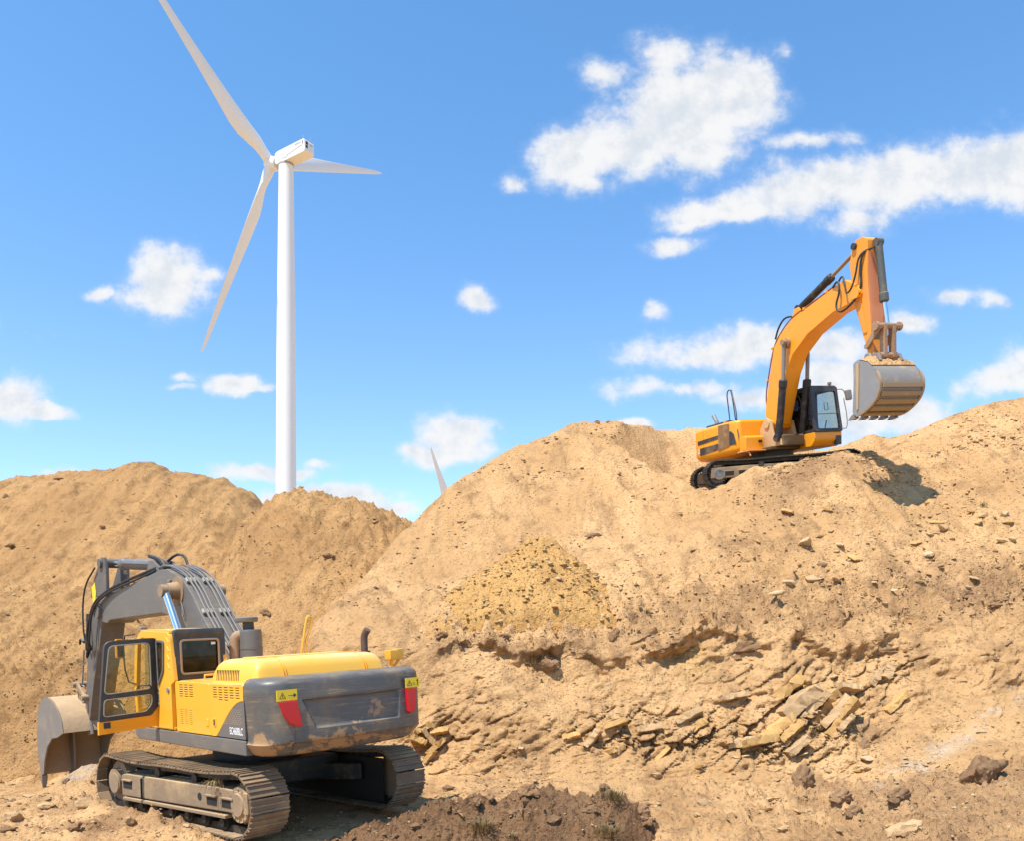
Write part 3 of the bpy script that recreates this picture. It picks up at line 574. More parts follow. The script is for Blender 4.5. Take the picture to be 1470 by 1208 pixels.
# the countless small stuff: one object
def gravel():
    rs = np.random.RandomState(5); base = [rock_verts(60 + i, sub=1, angular=.9, flat=.55) for i in range(6)]
    V_ = []; Fc = []; Mi = []; off = 0
    def spread(X, Y, Z, Pw, n, s0, s1, mats, pw=3.0):
        nonlocal off
        w = np.maximum(Pw.ravel().astype(float), 0); w = w / w.sum(); idx = rs.choice(len(w), n, p=w)
        for j in idx:
            y = Y.flat[j]; s = (s0 * (s1 / s0) ** (rs.rand() ** pw)) * y / F / 2
            v, f = base[rs.randint(6)]; a = rs.rand() * 6.28; b_ = rs.uniform(-.4, .4); ca, sa, cb, sb = math.cos(a), math.sin(a), math.cos(b_), math.sin(b_)
            Rm = np.array([[ca, -sa * cb, sa * sb], [sa, ca * cb, -ca * sb], [0, sb, cb]])
            q = (v * s * np.array([rs.uniform(.8, 1.5), rs.uniform(.7, 1.1), rs.uniform(.5, 1)])) @ Rm.T + np.array([X.flat[j] + rs.normal() * .03, y + rs.normal() * .03, Z.flat[j] + s * .1])
            V_.append(q); Fc.append(np.array(f) + off); off += len(v); Mi.append(np.full(len(f), mats[rs.randint(len(mats))]))
    X, Y, Z, T, P, slope, steep, fore, brk, bed = TERR
    vis = (P > -60) & (P < 1540) & (T < 7.0) & (Y > 11)
    ar = np.gradient(Y, axis=0) / Y                                     # even over the picture, not over the mesh
    cl = fbm(X, Y, Z, .5, 3, .6, 500); cl = np.clip(.06 + 3.4 * cl, .015, 1.6)
    spread(X, Y, Z, vis * slope * cl * ar * (1 + 2.2 * (P > 1050) * sstep(T, 5.3, 5.7) * (1 - sstep(T, 6.2, 6.5))), 9000, 1.3, 9, [0, 0, 1, 0, 1, 3, 0, 2, 1], 2.8)
    spread(X, Y, Z, vis * steep * cl * ar * (.5 + bed), 2600, 1.6, 9, [0, 1, 0, 3, 2], 2.4)
    spread(X, Y, Z, vis * fore * cl * ar, 5000, 1.6, 11, [0, 0, 1, 3, 2, 0], 2.8)
    spread(X, Y, Z, vis * brk * ar, 1800, 2, 11, [0, 2, 2, 0], 1.8)
    for H in (HEAP1, HEAP2):
        X, Y, Z, T, P = H; c2 = np.clip(.06 + 3.0 * fbm(X, Y, Z, .4, 3, .6, 510), .02, 1.5)
        low = 1 + 5 * (1 - sstep(T, 1.6, 2.7)); spread(X, Y, Z, (P > -60) * (T < len(L1 if H is HEAP1 else L2) - 1.7) * c2 * low * np.gradient(Y, axis=0) / Y, 3600, 1.3, 7, [0, 0, 0, 2, 0, 1], 2.6)
    X, Y, Z = CXYZ; top = (Z > CZ - .3); spread(X, Y, Z, top.astype(float) * (np.gradient(Z, axis=0) > -.0), 2600, 1.6, 14, [3, 3, 1, 3], 2.4)
    X, Y, Z = MXYZ; spread(X, Y, Z, np.ones(X.shape), 1800, 2, 9, [2, 2, 2, 0], 2.0)
    v = np.concatenate(V_); f = np.concatenate(Fc); mi = np.concatenate(Mi)
    me = bpy.data.meshes.new('gravel'); me.vertices.add(len(v)); me.vertices.foreach_set('co', v.ravel()); me.loops.add(f.size); me.loops.foreach_set('vertex_index', f.ravel().astype(np.int32))
    me.polygons.add(len(f)); me.polygons.foreach_set('loop_start', np.arange(0, f.size, 3, dtype=np.int32)); me.polygons.foreach_set('material_index', mi.astype(np.int32))
    me.update(calc_edges=True)
    for m in (ST_TAN, ST_PALE, ST_BROWN, ST_OCHRE): me.materials.append(m)
    o = bpy.data.objects.new('gravel', me); COL.objects.link(o); tag(o, kind='stuff')
gravel()
# grass
def leaf_mat(name, c1, c2):
    m, t, b, co = new_mat(name); n = t.noise(co, 14, 2); t.l.new(t.mix(n, c1, c2), b.inputs['Base Color']); b.inputs['Roughness'].default_value = .7; return m
GRM = leaf_mat('grass_blade', (.15, .115, .045), (.34, .235, .10))
def tuft(at, h, n, label, lean=(0, 0), group=None, spread=.5, droop=.5):
    g = G()
    for _ in range(n):
        a = random.uniform(0, 6.28); r = random.random() * spread * h * .5; x, y = math.cos(a) * r, math.sin(a) * r
        L = h * random.uniform(.5, 1.1); a2 = a + random.uniform(-.8, .8); out = random.uniform(.2, .9) * L * .6; w = .006 + .004 * random.random(); pts = []
        for k in range(4):
            t = k / 3; q = Vector((x + math.cos(a2) * out * t * t + lean[0] * t * L, y + math.sin(a2) * out * t * t + lean[1] * t * L, L * (t - droop * t * t)))
            s = Vector((-math.sin(a2), math.cos(a2), 0)) * w * (1 - t * .85); pts += [q - s, q + s]
        g.raw(pts, [(0, 1, 3, 2), (2, 3, 5, 4), (4, 5, 7, 6)])
    o = g.build('grass_tuft', GRM); o.location = at; return tag(o, label, 'grass', group)
for x, y, hp, n, lb in [(424, 1187 + 0, 0, 0, '')][:0] + [(690, 1190, 36, 130, 'biggest grass tuft hanging from the face of the soil mound'), (880, 1146, 34, 120, 'grass tuft standing up on the right top of the soil mound'), (872, 1198, 34, 110, 'dry matted grass at the right foot of the soil mound'), (735, 1204, 24, 40, 'small dry tuft at the bottom edge in front of the mound'),
        (764, 955, 26, 160, 'short green grass on the lip of the dug face above the hanging sod'), (842, 946, 14, 160, 'pale green patch of grass on the slope right of the lip sod'), (420, 1196, 26, 24, 'thin green weed beside the rear of the near track'), (358, 1180, 34, 40, 'dry weed growing by the rear sprocket of the near track'), (1408, 730, 20, 30, 'dark dry tuft high on the right slope'), (926, 884, 16, 40, 'small green tuft beside the matted clod under the rubble cone')]:
    p = hit(x, y)
    if p is not None: tuft(p, hp * p.y / F, n, lb, lean=(0, -.25), spread=1.2 if n > 50 else .6)
# ------------------------------------------------------------------ machine paints
GREY = paint('grey_paint', (.125, .120, .112), .42, .36, 1.6, top=.3, streak=.3, chip=.6, dcol=(.36, .26, .16))
GREYW = paint('worn_grey', (.092, .088, .082), .38, .55, 1.3, top=.25, streak=.75, chip=.7, dcol=(.34, .235, .13), bump=.3)
DARK = paint('dark_frame', (.035, .035, .036), .45, .2, 3, top=.3)
BLACK = paint('black_rubber', (.016, .016, .017), .6, .25, 4, top=.3)
YEL = paint('yellow_paint', (.80, .40, .028), .38, .2, 2.0, top=.42, chip=.22, streak=.14, dcol=(.62, .44, .22), coat=.2)
YELH = paint('yellow_hood', (.82, .44, .05), .40, .35, .8, top=.75, dcol=(.72, .50, .24), coat=.1)
ORA = paint('orange_paint', (.86, .335, .008), .40, .26, 1.6, top=.4, chip=.4, dcol=(.45, .235, .09), coat=.1, streak=.32)
ORAD = paint('dusty_orange', (.62, .25, .07), .6, .7, .9, top=.4, dcol=(.55, .30, .17), streak=.3)
STEEL = paint('worn_steel', (.20, .19, .18), .5, .5, 2, top=.5, dcol=(.42, .30, .18), bump=.3)
SHOE = paint('track_steel', (.17, .112, .066), .6, .8, 1.6, top=.8, dcol=(.42, .28, .15), bump=.6)
SHOED = paint('dark_track_steel', (.03, .027, .025), .6, .35, 2.0, top=.5, dcol=(.40, .29, .17), bump=.3)
FRAME = paint('dusty_track_frame', (.25, .17, .10), .8, .95, 1.1, top=.9, dcol=(.50, .335, .165), bump=.6)
OIL = paint('oily_steel', (.018, .016, .014), .55, .22, 3, top=.18)
DUSTY = paint('dusty_steel', (.27, .185, .11), .8, .6, 2, top=.5, bump=.4)
CHROME, _t, _b, _c = new_mat('chrome'); _b.inputs['Base Color'].default_value = (.75, .76, .78, 1); _b.inputs['Metallic'].default_value = 1; _b.inputs['Roughness'].default_value = .16
RED, _t, _b, _c = new_mat('red_reflector'); _b.inputs['Base Color'].default_value = (.62, .012, .022, 1); _b.inputs['Roughness'].default_value = .25
STK, _t, _b, _c = new_mat('sticker_yellow'); _b.inputs['Base Color'].default_value = (.85, .62, .02, 1); _b.inputs['Roughness'].default_value = .4
INK, _t, _b, _c = new_mat('sticker_ink'); _b.inputs['Base Color'].default_value = (.03, .03, .03, 1)
WHT, _t, _b, _c = new_mat('white_letters'); _b.inputs['Base Color'].default_value = (.75, .75, .74, 1)
HOLE, _t, _b, _c = new_mat('dark_inside'); _b.inputs['Base Color'].default_value = (.02, .018, .014, 1); _b.inputs['Roughness'].default_value = .9  # near-black that stands for the shade inside slots and openings
SEAT = paint('seat_cloth', (.03, .035, .05), .85, .2, 3)
GL = glass('cab_glass', (.93, .92, .76), .02, .08); GLD = glass('dark_glass', (.16, .19, .22), .025, .07); GLC = glass('clear_glass', (.80, .86, .87), .03, .06)

def track(root, yc, s, L, H, label=None, pitch=.216, sag=.05, shoe=SHOE, out=1, link=OIL, rollers=7):
    """one crawler: belt of shoes, with frame, wheels and rollers as its sub-parts; out=+1 when the outer side is +y"""
    r = H / 2 - .05; xc = L / 2 - H / 2; zc = H / 2
    pts = []; n = 160
    for i in range(n + 1): t = i / n; x = xc - 2 * xc * t; pts.append((x, zc + r - sag * (4 * t * (1 - t)) * (1 + .35 * math.sin(t * 9))))
    for i in range(1, 60): a = math.pi / 2 + math.pi * i / 60; pts.append((-xc + r * math.cos(a), zc + r * math.sin(a)))
    for i in range(n + 1): pts.append((-xc + 2 * xc * i / n, zc - r))
    for i in range(1, 60): a = -math.pi / 2 + math.pi * i / 60; pts.append((xc + r * math.cos(a), zc + r * math.sin(a)))
    pts.append(pts[0]); P = np.array(pts); ln = np.concatenate([[0], np.cumsum(np.hypot(*np.diff(P, axis=0).T))]); tot = ln[-1]; N = round(tot / pitch); pit = tot / N
    at = lambda q: Vector((float(np.interp(q % tot, ln, P[:, 0])), float(np.interp(q % tot, ln, P[:, 1]))))
    g = G()
    def bar(o, t, nrm, a0, a1, h0, h1, y0, y1, mi=0):
        c = [(a0, h0), (a1, h0), (a1, h1), (a0, h1)]
        vs = [(o.x + t.x * a + nrm.x * h, y, o.y + t.y * a + nrm.y * h) for y in (y0, y1) for a, h in c]
        g.raw(vs, [(0, 1, 2, 3), (7, 6, 5, 4), (0, 4, 5, 1), (1, 5, 6, 2), (2, 6, 7, 3), (3, 7, 4, 0)], mi)
    for i in range(N):
        q = i * pit; o = at(q); t = (at(q + pit * .5) - at(q - pit * .5)).normalized(); nr = Vector((t.y, -t.x)); a = pit * .48
        j = random.uniform(-.006, .006); y0 = yc - s / 2 + j; y1 = yc + s / 2 + j
        bar(o, t, nr, -a, a, 0, .026, y0, y1)
        for b in (-a, -.012, a - .026): bar(o, t, nr, b, b + .024, .0265, .052, y0 + .003, y1 - .003)
        for yy in (yc - .13, yc + .07): bar(o, t, nr, -pit * .56, pit * .56, -.11, -.002, yy, yy + .06, 1)
    belt = g.build('track', [shoe, link], root, angle=30)
    if label: belt['label'] = label
    yo = yc + out * (s / 2 - .06)
    f = G(); fr = [(-xc - .28, zc - .13), (xc - .42, zc - .22), (xc - .42, zc + .16), (xc - .6, zc + .185), (-xc + .55, zc + .22), (-xc - .26, zc + .2)]
    f.prism(fr, yc - .17, yo - .02, .03); f.prism([(-xc + .35, zc - .24), (xc - .5, zc - .29), (xc - .5, zc - .235), (-xc + .35, zc - .185)], yc - .2, yo + .005, .012)
    for x0, w in ((xc - .85, .34), (-xc + .12, .34), (-xc + .62, .3)):
        f.prism([(x0, zc - .07), (x0 + w, zc - .07), (x0 + w, zc + .06), (x0, zc + .06)], yo - .025, yo - .012, .0, 1)
        f.box((x0 + w / 2, yo - .005, zc + .075), (w + .04, .05, .03), bev=.008)
    f.cyl((-xc + 1.15, yo - .03, zc + .03), (-xc + 1.15, yo - .012, zc + .03), .06, n=14, mi=1)
    f.box((xc - 1.25, yo - .012, zc - .03), (.02, .03, .36), mi=1)
    f.prism([(-xc, .12), (xc, .12), (xc, zc + r - .12), (-xc, zc + r - .12)], yc - out * .2 - .01, yc - out * .2 + .01, 0, 1)  # near-black plate added inside to close off light between the rollers
    f.build('track_frame', [FRAME, HOLE], belt, angle=30)
    w = G(); w.cyl((xc, yc - .1, zc), (xc, yc + .1, zc), r - .10, n=36); w.cyl((xc, yc - .2, zc), (xc, yc + .2 * 1, zc), r * .5, n=28)
    w.cyl((xc - .02, yc + out * .02, zc - .03), (xc - .02, yo - .05, zc - .03), .20, .185, n=28); w.build('idler_wheel', DUSTY, belt)
    w = G(); pr = []
    for k in range(22):
        for dr, da in ((0, -.28), (.055, -.12), (.055, .12), (0, .28)): an = (k + da * 1.0) * 2 * math.pi / 22; pr.append((-xc + (r - .15 + dr) * math.cos(an), zc + (r - .15 + dr) * math.sin(an)))
    w.prism(pr, yc - .05, yc + .05); hr = .30 if shoe is SHOE else .20; w.cyl((-xc, yc, zc), (-xc, yo - .04, zc), hr, hr * .9, n=30); w.cyl((-xc, yo - .04, zc), (-xc, yo - .0, zc), hr * .66, hr * .56, n=24)
    for k in range(12): a = k * math.pi / 6; w.cyl((-xc + .78 * hr * math.cos(a), yo - .045, zc + .78 * hr * math.sin(a)), (-xc + .78 * hr * math.cos(a), yo - .02, zc + .78 * hr * math.sin(a)), .018, n=6)
    w.build('drive_sprocket', [STEEL if shoe is SHOED else FRAME], belt)
    for x in (.55, -.75):
        w = G(); w.cyl((x, yc - .2, zc + r - .2), (x, yc - .06, zc + r - .2), .085, n=20); w.cyl((x, yc - .06, zc + r - .2), (x, yc + .06, zc + r - .2), .06, n=16); w.cyl((x, yc + .06, zc + r - .2), (x, yo - .1, zc + r - .2), .085, n=20); w.box((x, yc, zc + r - .3), (.1, .12, .2)); w.build('carrier_roller', OIL, belt)
    for k in range(rollers):
        x = -xc + .55 + (2 * xc - 1.1) * k / (rollers - 1); w = G(); w.cyl((x, yc - .2, .19), (x, yo - .09, .19), .11, n=18); w.cyl((x, yo - .09, .19), (x, yo - .05, .19), .07, n=14); w.build('track_roller', OIL, belt)
    return belt

def slots(x0, x1, y0, y1, nx, ny, gx, gy, skip=()):
    out = []; w = (x1 - x0) / nx; h = (y1 - y0) / ny
    for i in range(nx):
        for j in range(ny):
            if (i, j) in skip: continue
            out.append(rect(x0 + i * w + gx / 2, y0 + j * h + gy / 2, x0 + (i + 1) * w - gx / 2, y0 + (j + 1) * h - gy / 2))
    return out
def cylinder(name, root, frame, base, mid, tip, rb, rr, mat, rodmat, eye=.0, collar=1.15):
    """hydraulic ram: barrel with gland and eyes, the rod a sub-part"""
    base, mid, tip = Vector(base), Vector(mid), Vector(tip); d = (mid - base).normalized(); g = G()
    g.loft([(base, rb * .8), (base + d * .06, rb * .98), (base + d * .1, rb), (mid - d * .26, rb), (mid - d * .24, rb * collar), (mid - d * .04, rb * collar), (mid, rb * .85)], 24)
    e = eye or rb * 1.05; g.cyl(base - Vector((0, rb * 1.0, 0)), base + Vector((0, rb * 1.0, 0)), e, n=20)
    g.tube([base + d * .25 + Vector((0, rb * 1.05, .02)), mid - d * .3 + Vector((0, rb * 1.1, .02))], .018, 6)
    o = g.build(name, mat, root, frame=frame); r = G(); r.cyl(mid - d * .02, tip, rr, n=20); r.cyl(tip - Vector((0, rb * .7, 0)), tip + Vector((0, rb * .7, 0)), rr * 1.5, n=20, mi=1); r.build('rod', [rodmat, DUSTY], o); return o
def toothed(g, x, y, z, dx, dz, w, L, mi=0):
    """one bucket tooth, a wedge from its socket along (dx,dz)"""
    t = Vector((dx, 0, dz)).normalized(); n = Vector((-t.z, 0, t.x)); o = Vector((x, y, z))
    vs = []
    for k, h, ww in ((0, .075, w), (.45 * L, .06, w * .92), (L, .012, w * .55)):
        for sy, sn in ((-1, -1), (1, -1), (1, 1), (-1, 1)): vs.append(o + t * k + Vector((0, sy * ww / 2, 0)) + n * sn * h)
    g.raw(vs, [(0, 1, 2, 3), (11, 10, 9, 8)] + [(a + i, a + (i + 1) % 4, a + 4 + (i + 1) % 4, a + 4 + i) for a in (0, 4) for i in range(4)], mi)

def caked(m, col, lo, hi, zlo, zhi, scale=2.0):
    """dried mud sticking to the lower part of a painted plate, in patches"""
    t = NT(m.node_tree); b = [n for n in t.n if n.type == 'BSDF_PRINCIPLED'][0]; src = b.inputs['Base Color'].links[0].from_socket
    co = t.add('ShaderNodeTexCoord').outputs['Object']; sp = t.add('ShaderNodeSeparateXYZ'); t.l.new(co, sp.inputs[0])
    k = t.math('ADD', t.noise(t.mapping(co, scale=(1, 1, 1.3)), scale, 7, .68, dist=.4), t.math('MULTIPLY', t.ss(sp.outputs[2], zhi, zlo), .17))
    t.l.new(t.mix(t.math('MULTIPLY', t.ss(k, lo, hi), .85), src, col), b.inputs['Base Color'])
caked(GREYW, (.40, .235, .11), .66, .72, 1.35, 2.2)
# ================================================================== the grey and yellow excavator in the pit
TF = pose((-4.677, 15.246, -3.137), (138.1, 2.1, -1.1)); UFW = pose((-4.61, 15.332, -3.158), (134.34, 1.5, -2.39)); UF = TF.inverted() @ UFW
EX = tag(empty('excavator', TF), 'large grey and yellow excavator parked in the pit with its cab door swung open', 'excavator')
def U(g, name, mats, angle=38, **k): return g.build(name, mats, EX, angle, frame=UF, **k)
track(EX, 1.375, .65, 5.5, 1.04, sag=.06); track(EX, -1.375, .65, 5.5, 1.04, sag=.06, out=-1)
g = G(); g.box((0, 0, .72), (2.3, 2.1, .42), bev=.05)
for sx in (-1, 1):
    for sy in (-1, 1): g.box((sx * 1.1, sy * .95, .62), (1.3, .5, .3), rot=(0, 0, sx * sy * .5), bev=.04)
g.build('car_body', OIL, EX)
g = G(); g.cyl((0, 0, .9), (0, 0, 1.33), .78, n=48); U(g, 'slewing_ring', OIL)
# revolving deck with the grey skirt along both sides
g = G(); g.box((-.55, 0, 1.40), (4.0, 2.2, .14), bev=.03)
for sy in (1, -1):
    g.prism([(-2.54, 1.335), (.72, 1.335), (.72, 1.565), (-2.54, 1.565)], sy * 1.30 - .19, sy * 1.30 + .19, .025)
    g.prism([(.735, 1.335), (1.72, 1.335), (1.84, 1.40), (1.84, 1.565), (.735, 1.565)], sy * 1.30 - .19, sy * 1.30 + .185, .025)
g.box((.9, -.05, 1.62), (1.9, .9, .3), bev=.04)
U(g, 'deck', GREY)
# counterweight: rings of a rounded plan, lofted; recess pressed into the rear
def cw():
    plan = []; xf, xr, hw, rc = -2.56, -3.19, 1.49, .42
    for k in range(7): plan.append((xf + (xr + rc - xf) * k / 7, hw))
    for k in range(13): a = k / 12 * math.pi / 2; plan.append((xr + rc - rc * math.sin(a), hw - rc + rc * math.cos(a)))
    for k in range(1, 90): y = (hw - rc) - 2 * (hw - rc) * k / 90; plan.append((xr - .10 * (1 - (y / (hw - rc)) ** 2), y))
    for k in range(13): a = k / 12 * math.pi / 2; plan.append((xr + rc - rc * math.cos(a), -(hw - rc) - rc * math.sin(a)))
    for k in range(1, 8): plan.append((xr + rc + (xf - xr - rc) * k / 7, -hw))
    zs = [(1.325, .20), (1.33, .15), (1.35, .11), (1.39, .08), (1.44, .05), (1.50, .012), (1.515, -.002), (1.53, -.03), (1.555, -.036)] + [(1.58 + .0205 * k, -.036 + .045 * (k / 40) ** 1.5) for k in range(0, 40)] + [(2.41, .012), (2.45, .035), (2.475, .07), (2.49, .12)]
    g = G(); n = len(plan); vs = []
    def inside(y, z):
        yl = .72 + (z - 1.7) * .42; yr = -.82 - (z - 1.7) * .12
        d = min(yl - y, y - yr, z - 1.70, 2.16 - z); return sstep(np.float64(d), 0, .035)
    for z, ins in zs:
        for (x, y) in plan:
            c = Vector((-2.4, 0)); v = Vector((x, y)); nx = 1.0 if x < xr + rc * .9 else 0; d = ins
            xx = x + d * (1 if x < xf - .05 else 0) * (1 if abs(y) < hw - .02 else .5); yy = y - math.copysign(d, y) * (1 if abs(y) > hw - rc * 1.02 else 0)
            if nx and z > 1.55: xx += .05 * inside(y, z)
            vs.append((xx, yy, z))
    fs = [(i * n + k, i * n + k + 1, (i + 1) * n + k + 1, (i + 1) * n + k) for i in range(len(zs) - 1) for k in range(n - 1)]
    fs += [tuple(range(n))[::-1], tuple(range((len(zs) - 1) * n, len(zs) * n))] + [((i + 1) * n, i * n, i * n + n - 1, (i + 1) * n + n - 1) for i in range(len(zs) - 1)]
    g.raw(vs, fs); return U(g, 'counterweight', GREYW, 40)
CW = cw()
xrear = -3.275
for sy, yl in ((1, 1.15), (-1, -1.09)):
    h = G(); xx = -3.215 if sy > 0 else -3.225
    tilt = axes((xx - .03, yl, 2.14), (-.09 * sy * 0, -1, 0) if sy > 0 else (0, -1, 0), (0, 0, 1))
    pl = [(-.13, 0), (.13, 0), (.20, -.36), (.10, -.355), (.0, -.30), (-.07, -.19)] if sy > 0 else [(-.10, 0), (.08, 0), (.06, -.26), (.02, -.37), (-.05, -.39), (-.08, -.36)]
    h.flat([pl], tilt, .05, .008); h.build('reflector', RED, CW)
    h = G(); pw = .165 if sy > 0 else .14; h.flat([rect(-pw, .02, pw, .18)], axes((xx - .045, yl + .02 * sy, 2.14), (0, -1, 0), (0, 0, 1)), .012)
    M2 = axes((xx - .0535, yl + .02 * sy, 2.14), (0, -1, 0), (0, 0, 1))
    tri = lambda c, r: [(c + r * math.sin(a), .085 + r * math.cos(a)) for a in (0, 2.094, 4.189)]
    h.flat([tri(-pw * .45, .062), tri(-pw * .45, .048)], M2, .003, mi=1); h.flat([rect(-pw * .45 - .005, .075, -pw * .45 + .005, .11)], M2, .003, mi=1)
    if sy > 0: h.flat([rect(.02, .088, .13, .096)], M2, .003, mi=1); h.flat([rect(.105, .062, .112, .122)], M2, .003, mi=1); h.flat([[(.115, .118), (.155, .092), (.115, .066)]], M2, .003, mi=1)
    else: h.flat([rect(.0, .07, .05, .076)], M2, .003, mi=1); h.flat([rect(.0, .09, .05, .096)], M2, .003, mi=1); h.flat([rect(.095, .05, .107, .14)], M2, .003, mi=1); h.flat([[(.08, .12), (.101, .16), (.12, .12)]], M2, .003, mi=1)
    h.build('warning_sticker', [STK, INK], CW)
# engine house: left and right side walls with slotted doors, and the deck plate over them
g = G(); g.prism([(-2.55, 1.57), (.3, 1.57), (.3, 2.33), (-.02, 2.43), (-2.55, 2.385)], -1.45, 1.40, .03); g.box((-.5, 1.470, 2.27), (.66, .006, .25), mi=1); g.box((-.47, 1.470, 1.83), (.6, .006, .29), mi=1); g.box((-1.97, 1.470, 2.26), (1.0, .006, .27), mi=1); g.prism([(-.2, 1.59), (-2.45, 1.59), (-2.45, 2.3), (-.2, 2.3)], 1.40, 1.433, 0); BODY = U(g, 'engine_house', [YEL, HOLE])  # near-black sheets behind the door slots stand for the shade within
ML = axes((0, 1.455, 0), (-1, 0, 0), (0, 0, 1))          # left wall, seen from outside: x runs to the rear
def curve_edge(n=14): return [(1.56 + (2.52 - 1.56) * (k / n), 1.585 + .58 * math.sin(k / n * math.pi / 2) ** 1.15) for k in range(n + 1)]
ce = curve_edge()
h = G(); h.flat([rpoly([(.08, 1.585, .02), (1.39, 1.585, .02), (1.39, 2.40, .05), (.08, 2.425, .08)], .03)] + slots(.21, .80, 2.16, 2.385, 3, 6, .04, .012) + slots(.20, .74, 1.70, 1.965, 3, 8, .05, .014), ML, .05, .006)
h.box((.0 - 1.28, 1.488, 1.78), (.10, .02, .12), bev=.01); h.build('engine_door', YEL, BODY)
h = G(); h.flat([[(1.405, 1.585), (1.56, 1.585)] + ce[1:] + [(2.53, 2.38), (1.405, 2.40)]] + slots(1.49, 2.44, 2.14, 2.37, 5, 6, .045, .012, skip=((3, 0), (4, 0), (0, 0))), ML, .05, .006)
h.box((-1.55, 1.488, 1.80), (.07, .02, .14), bev=.01); h.box((-1.55, 1.5, 1.80), (.025, .02, .09), mi=1); h.build('side_door', [YEL, INK], BODY)
h = G(); h.flat([[(1.58, 1.585), (2.53, 1.585), (2.53, 2.15)] + ce[::-1][1:-1]], ML, .044, .004)
M3 = axes((0, 1.481, 0), (-1, 0, 0), (0, 0, 1))
for i in range(7):
    for j in range(8):
        cx_ = 1.86 + i * .085 + (j % 2) * .04; cz_ = 1.80 + j * .031
        if cx_ - 1.62 > (cz_ - 1.62) * .8 and cx_ < 2.47: h.flat([[(cx_ + .028 * math.cos(a), cz_ + .010 * math.sin(a)) for a in [k * math.pi / 3 for k in range(6)]]], M3, .006, mi=1)
qp = h.build('grille_panel', [GREY, DUSTY], BODY)
h = G(); h.text('EC460BLC', .155, axes((-2.245, 1.482, 1.688), (-1, 0, 0), (0, 0, 1)), sx=.62); h.build('model_lettering', WHT, qp)
h = G(); h.flat([rpoly([(.72, 1.585), (.06, 1.585), (.06, 2.40), (-.0, 2.44), (-.62 + 1.0, 2.44)], .02)][:0] or [rect(-.70, 1.585, .065, 1.62)], ML, .05, .004)
# hood with rounded edges, ribs and slots
def hood():
    g = G(); secs = []
    prof = [(1.20, 0), (1.19, .12), (1.165, .25), (1.13, .32), (1.07, .36), (.98, .378), (.4, .385), (-.4, .385), (-1.0, .378), (-1.09, .36), (-1.15, .32), (-1.185, .25), (-1.21, .12), (-1.215, 0)]
    for x, k, dz in ((-.80, .02, 0), (-.84, .35, 0), (-.92, .72, 0), (-1.0, .90, 0), (-1.09, .98, .0), (-1.18, 1, 0), (-2.06, 1, 0), (-2.16, .985, 0), (-2.24, .94, 0), (-2.31, .83, 0), (-2.37, .55, 0), (-2.42, .02, 0)):
        secs.append([(x, y * (.985 + .015 * k), 2.39 + z * k) for y, z in prof])
    n = len(prof); vs = [v for s in secs for v in s]
    g.raw(vs, [(i * n + k, (i + 1) * n + k, (i + 1) * n + k + 1, i * n + k + 1) for i in range(len(secs) - 1) for k in range(n - 1)])
    o = U(g, 'engine_hood', YELH, 60)
    for y in (.73, -.78):
        h = G(); h.tube([(-2.44, y, 2.40), (-2.375, y, 2.60), (-2.28, y, 2.722), (-2.14, y, 2.768), (-1.2, y, 2.778)], .011, 6); h.tube([(-2.44, y - .045, 2.40), (-2.375, y - .045, 2.60), (-2.28, y - .045, 2.722), (-2.14, y - .045, 2.768), (-1.2, y - .045, 2.778)], .009, 6)
        h.box((-2.46, y + .06, 2.42), (.05, .05, .05), bev=.008); h.box((-2.46, y - .1, 2.42), (.05, .05, .05), bev=.008); h.build('strap', ORA, o)
    h = G()
    for k in range(14): x = -1.06 - k * .058; h.box((x, 1.185, 2.515), (.022, .012, .17), rot=(.10, 0, 0))
    h.build('vent', HOLE, o)  # near-black bars on the hood side stand for shaded slots
    h = G(); h.box((-1.65, .35, 2.775), (.5, 1.1, .03), bev=.01); h.box((-1.55, -.55, 2.775), (.4, .5, .03), bev=.01); h.build('hatch', YELH, o)
    return o
hood()
g = G(); g.tube([(-2.02, -1.06, 2.72), (-2.02, -1.06, 2.95), (-2.03, -1.065, 3.06), (-2.10, -1.09, 3.15)], .062, 16, smooth=2); g.cyl((-2.02, -1.06, 2.72), (-2.02, -1.06, 2.78), .10, n=18); U(g, 'exhaust_pipe', paint('rusty_exhaust', (.09, .05, .035), .7, .2, 4, top=.1))
# air cleaner: drum, cap and dusty elbow
g = G(); g.loft([((-.02, .04, 2.38), .205), ((-.02, .04, 3.20), .205), ((-.02, .04, 3.25), .19), ((-.02, .04, 3.26), .03)], 32); g.cyl((-.02, .04, 2.90), (-.02, .04, 2.93), .212, n=32); AC = U(g, 'air_cleaner', GREY)
h = G(); h.loft([((.0, .06, 3.25), .10), ((.0, .06, 3.40), .10)], 24, mi=1); h.loft([((.02, .08, 3.39), .19), ((.02, .08, 3.41), .205), ((.02, .08, 3.47), .205), ((.02, .08, 3.49), .18), ((.02, .08, 3.495), .03)], 32); h.build('cap', [GREY, DARK], AC)
h = G(); h.tube([(.10, .30, 2.38), (.10, .30, 3.0), (.09, .28, 3.14), (.03, .16, 3.17)], .092, 20, smooth=2); h.build('elbow', paint('dusty_pipe', (.30, .20, .12), .85, .5, 2, top=.3), AC)
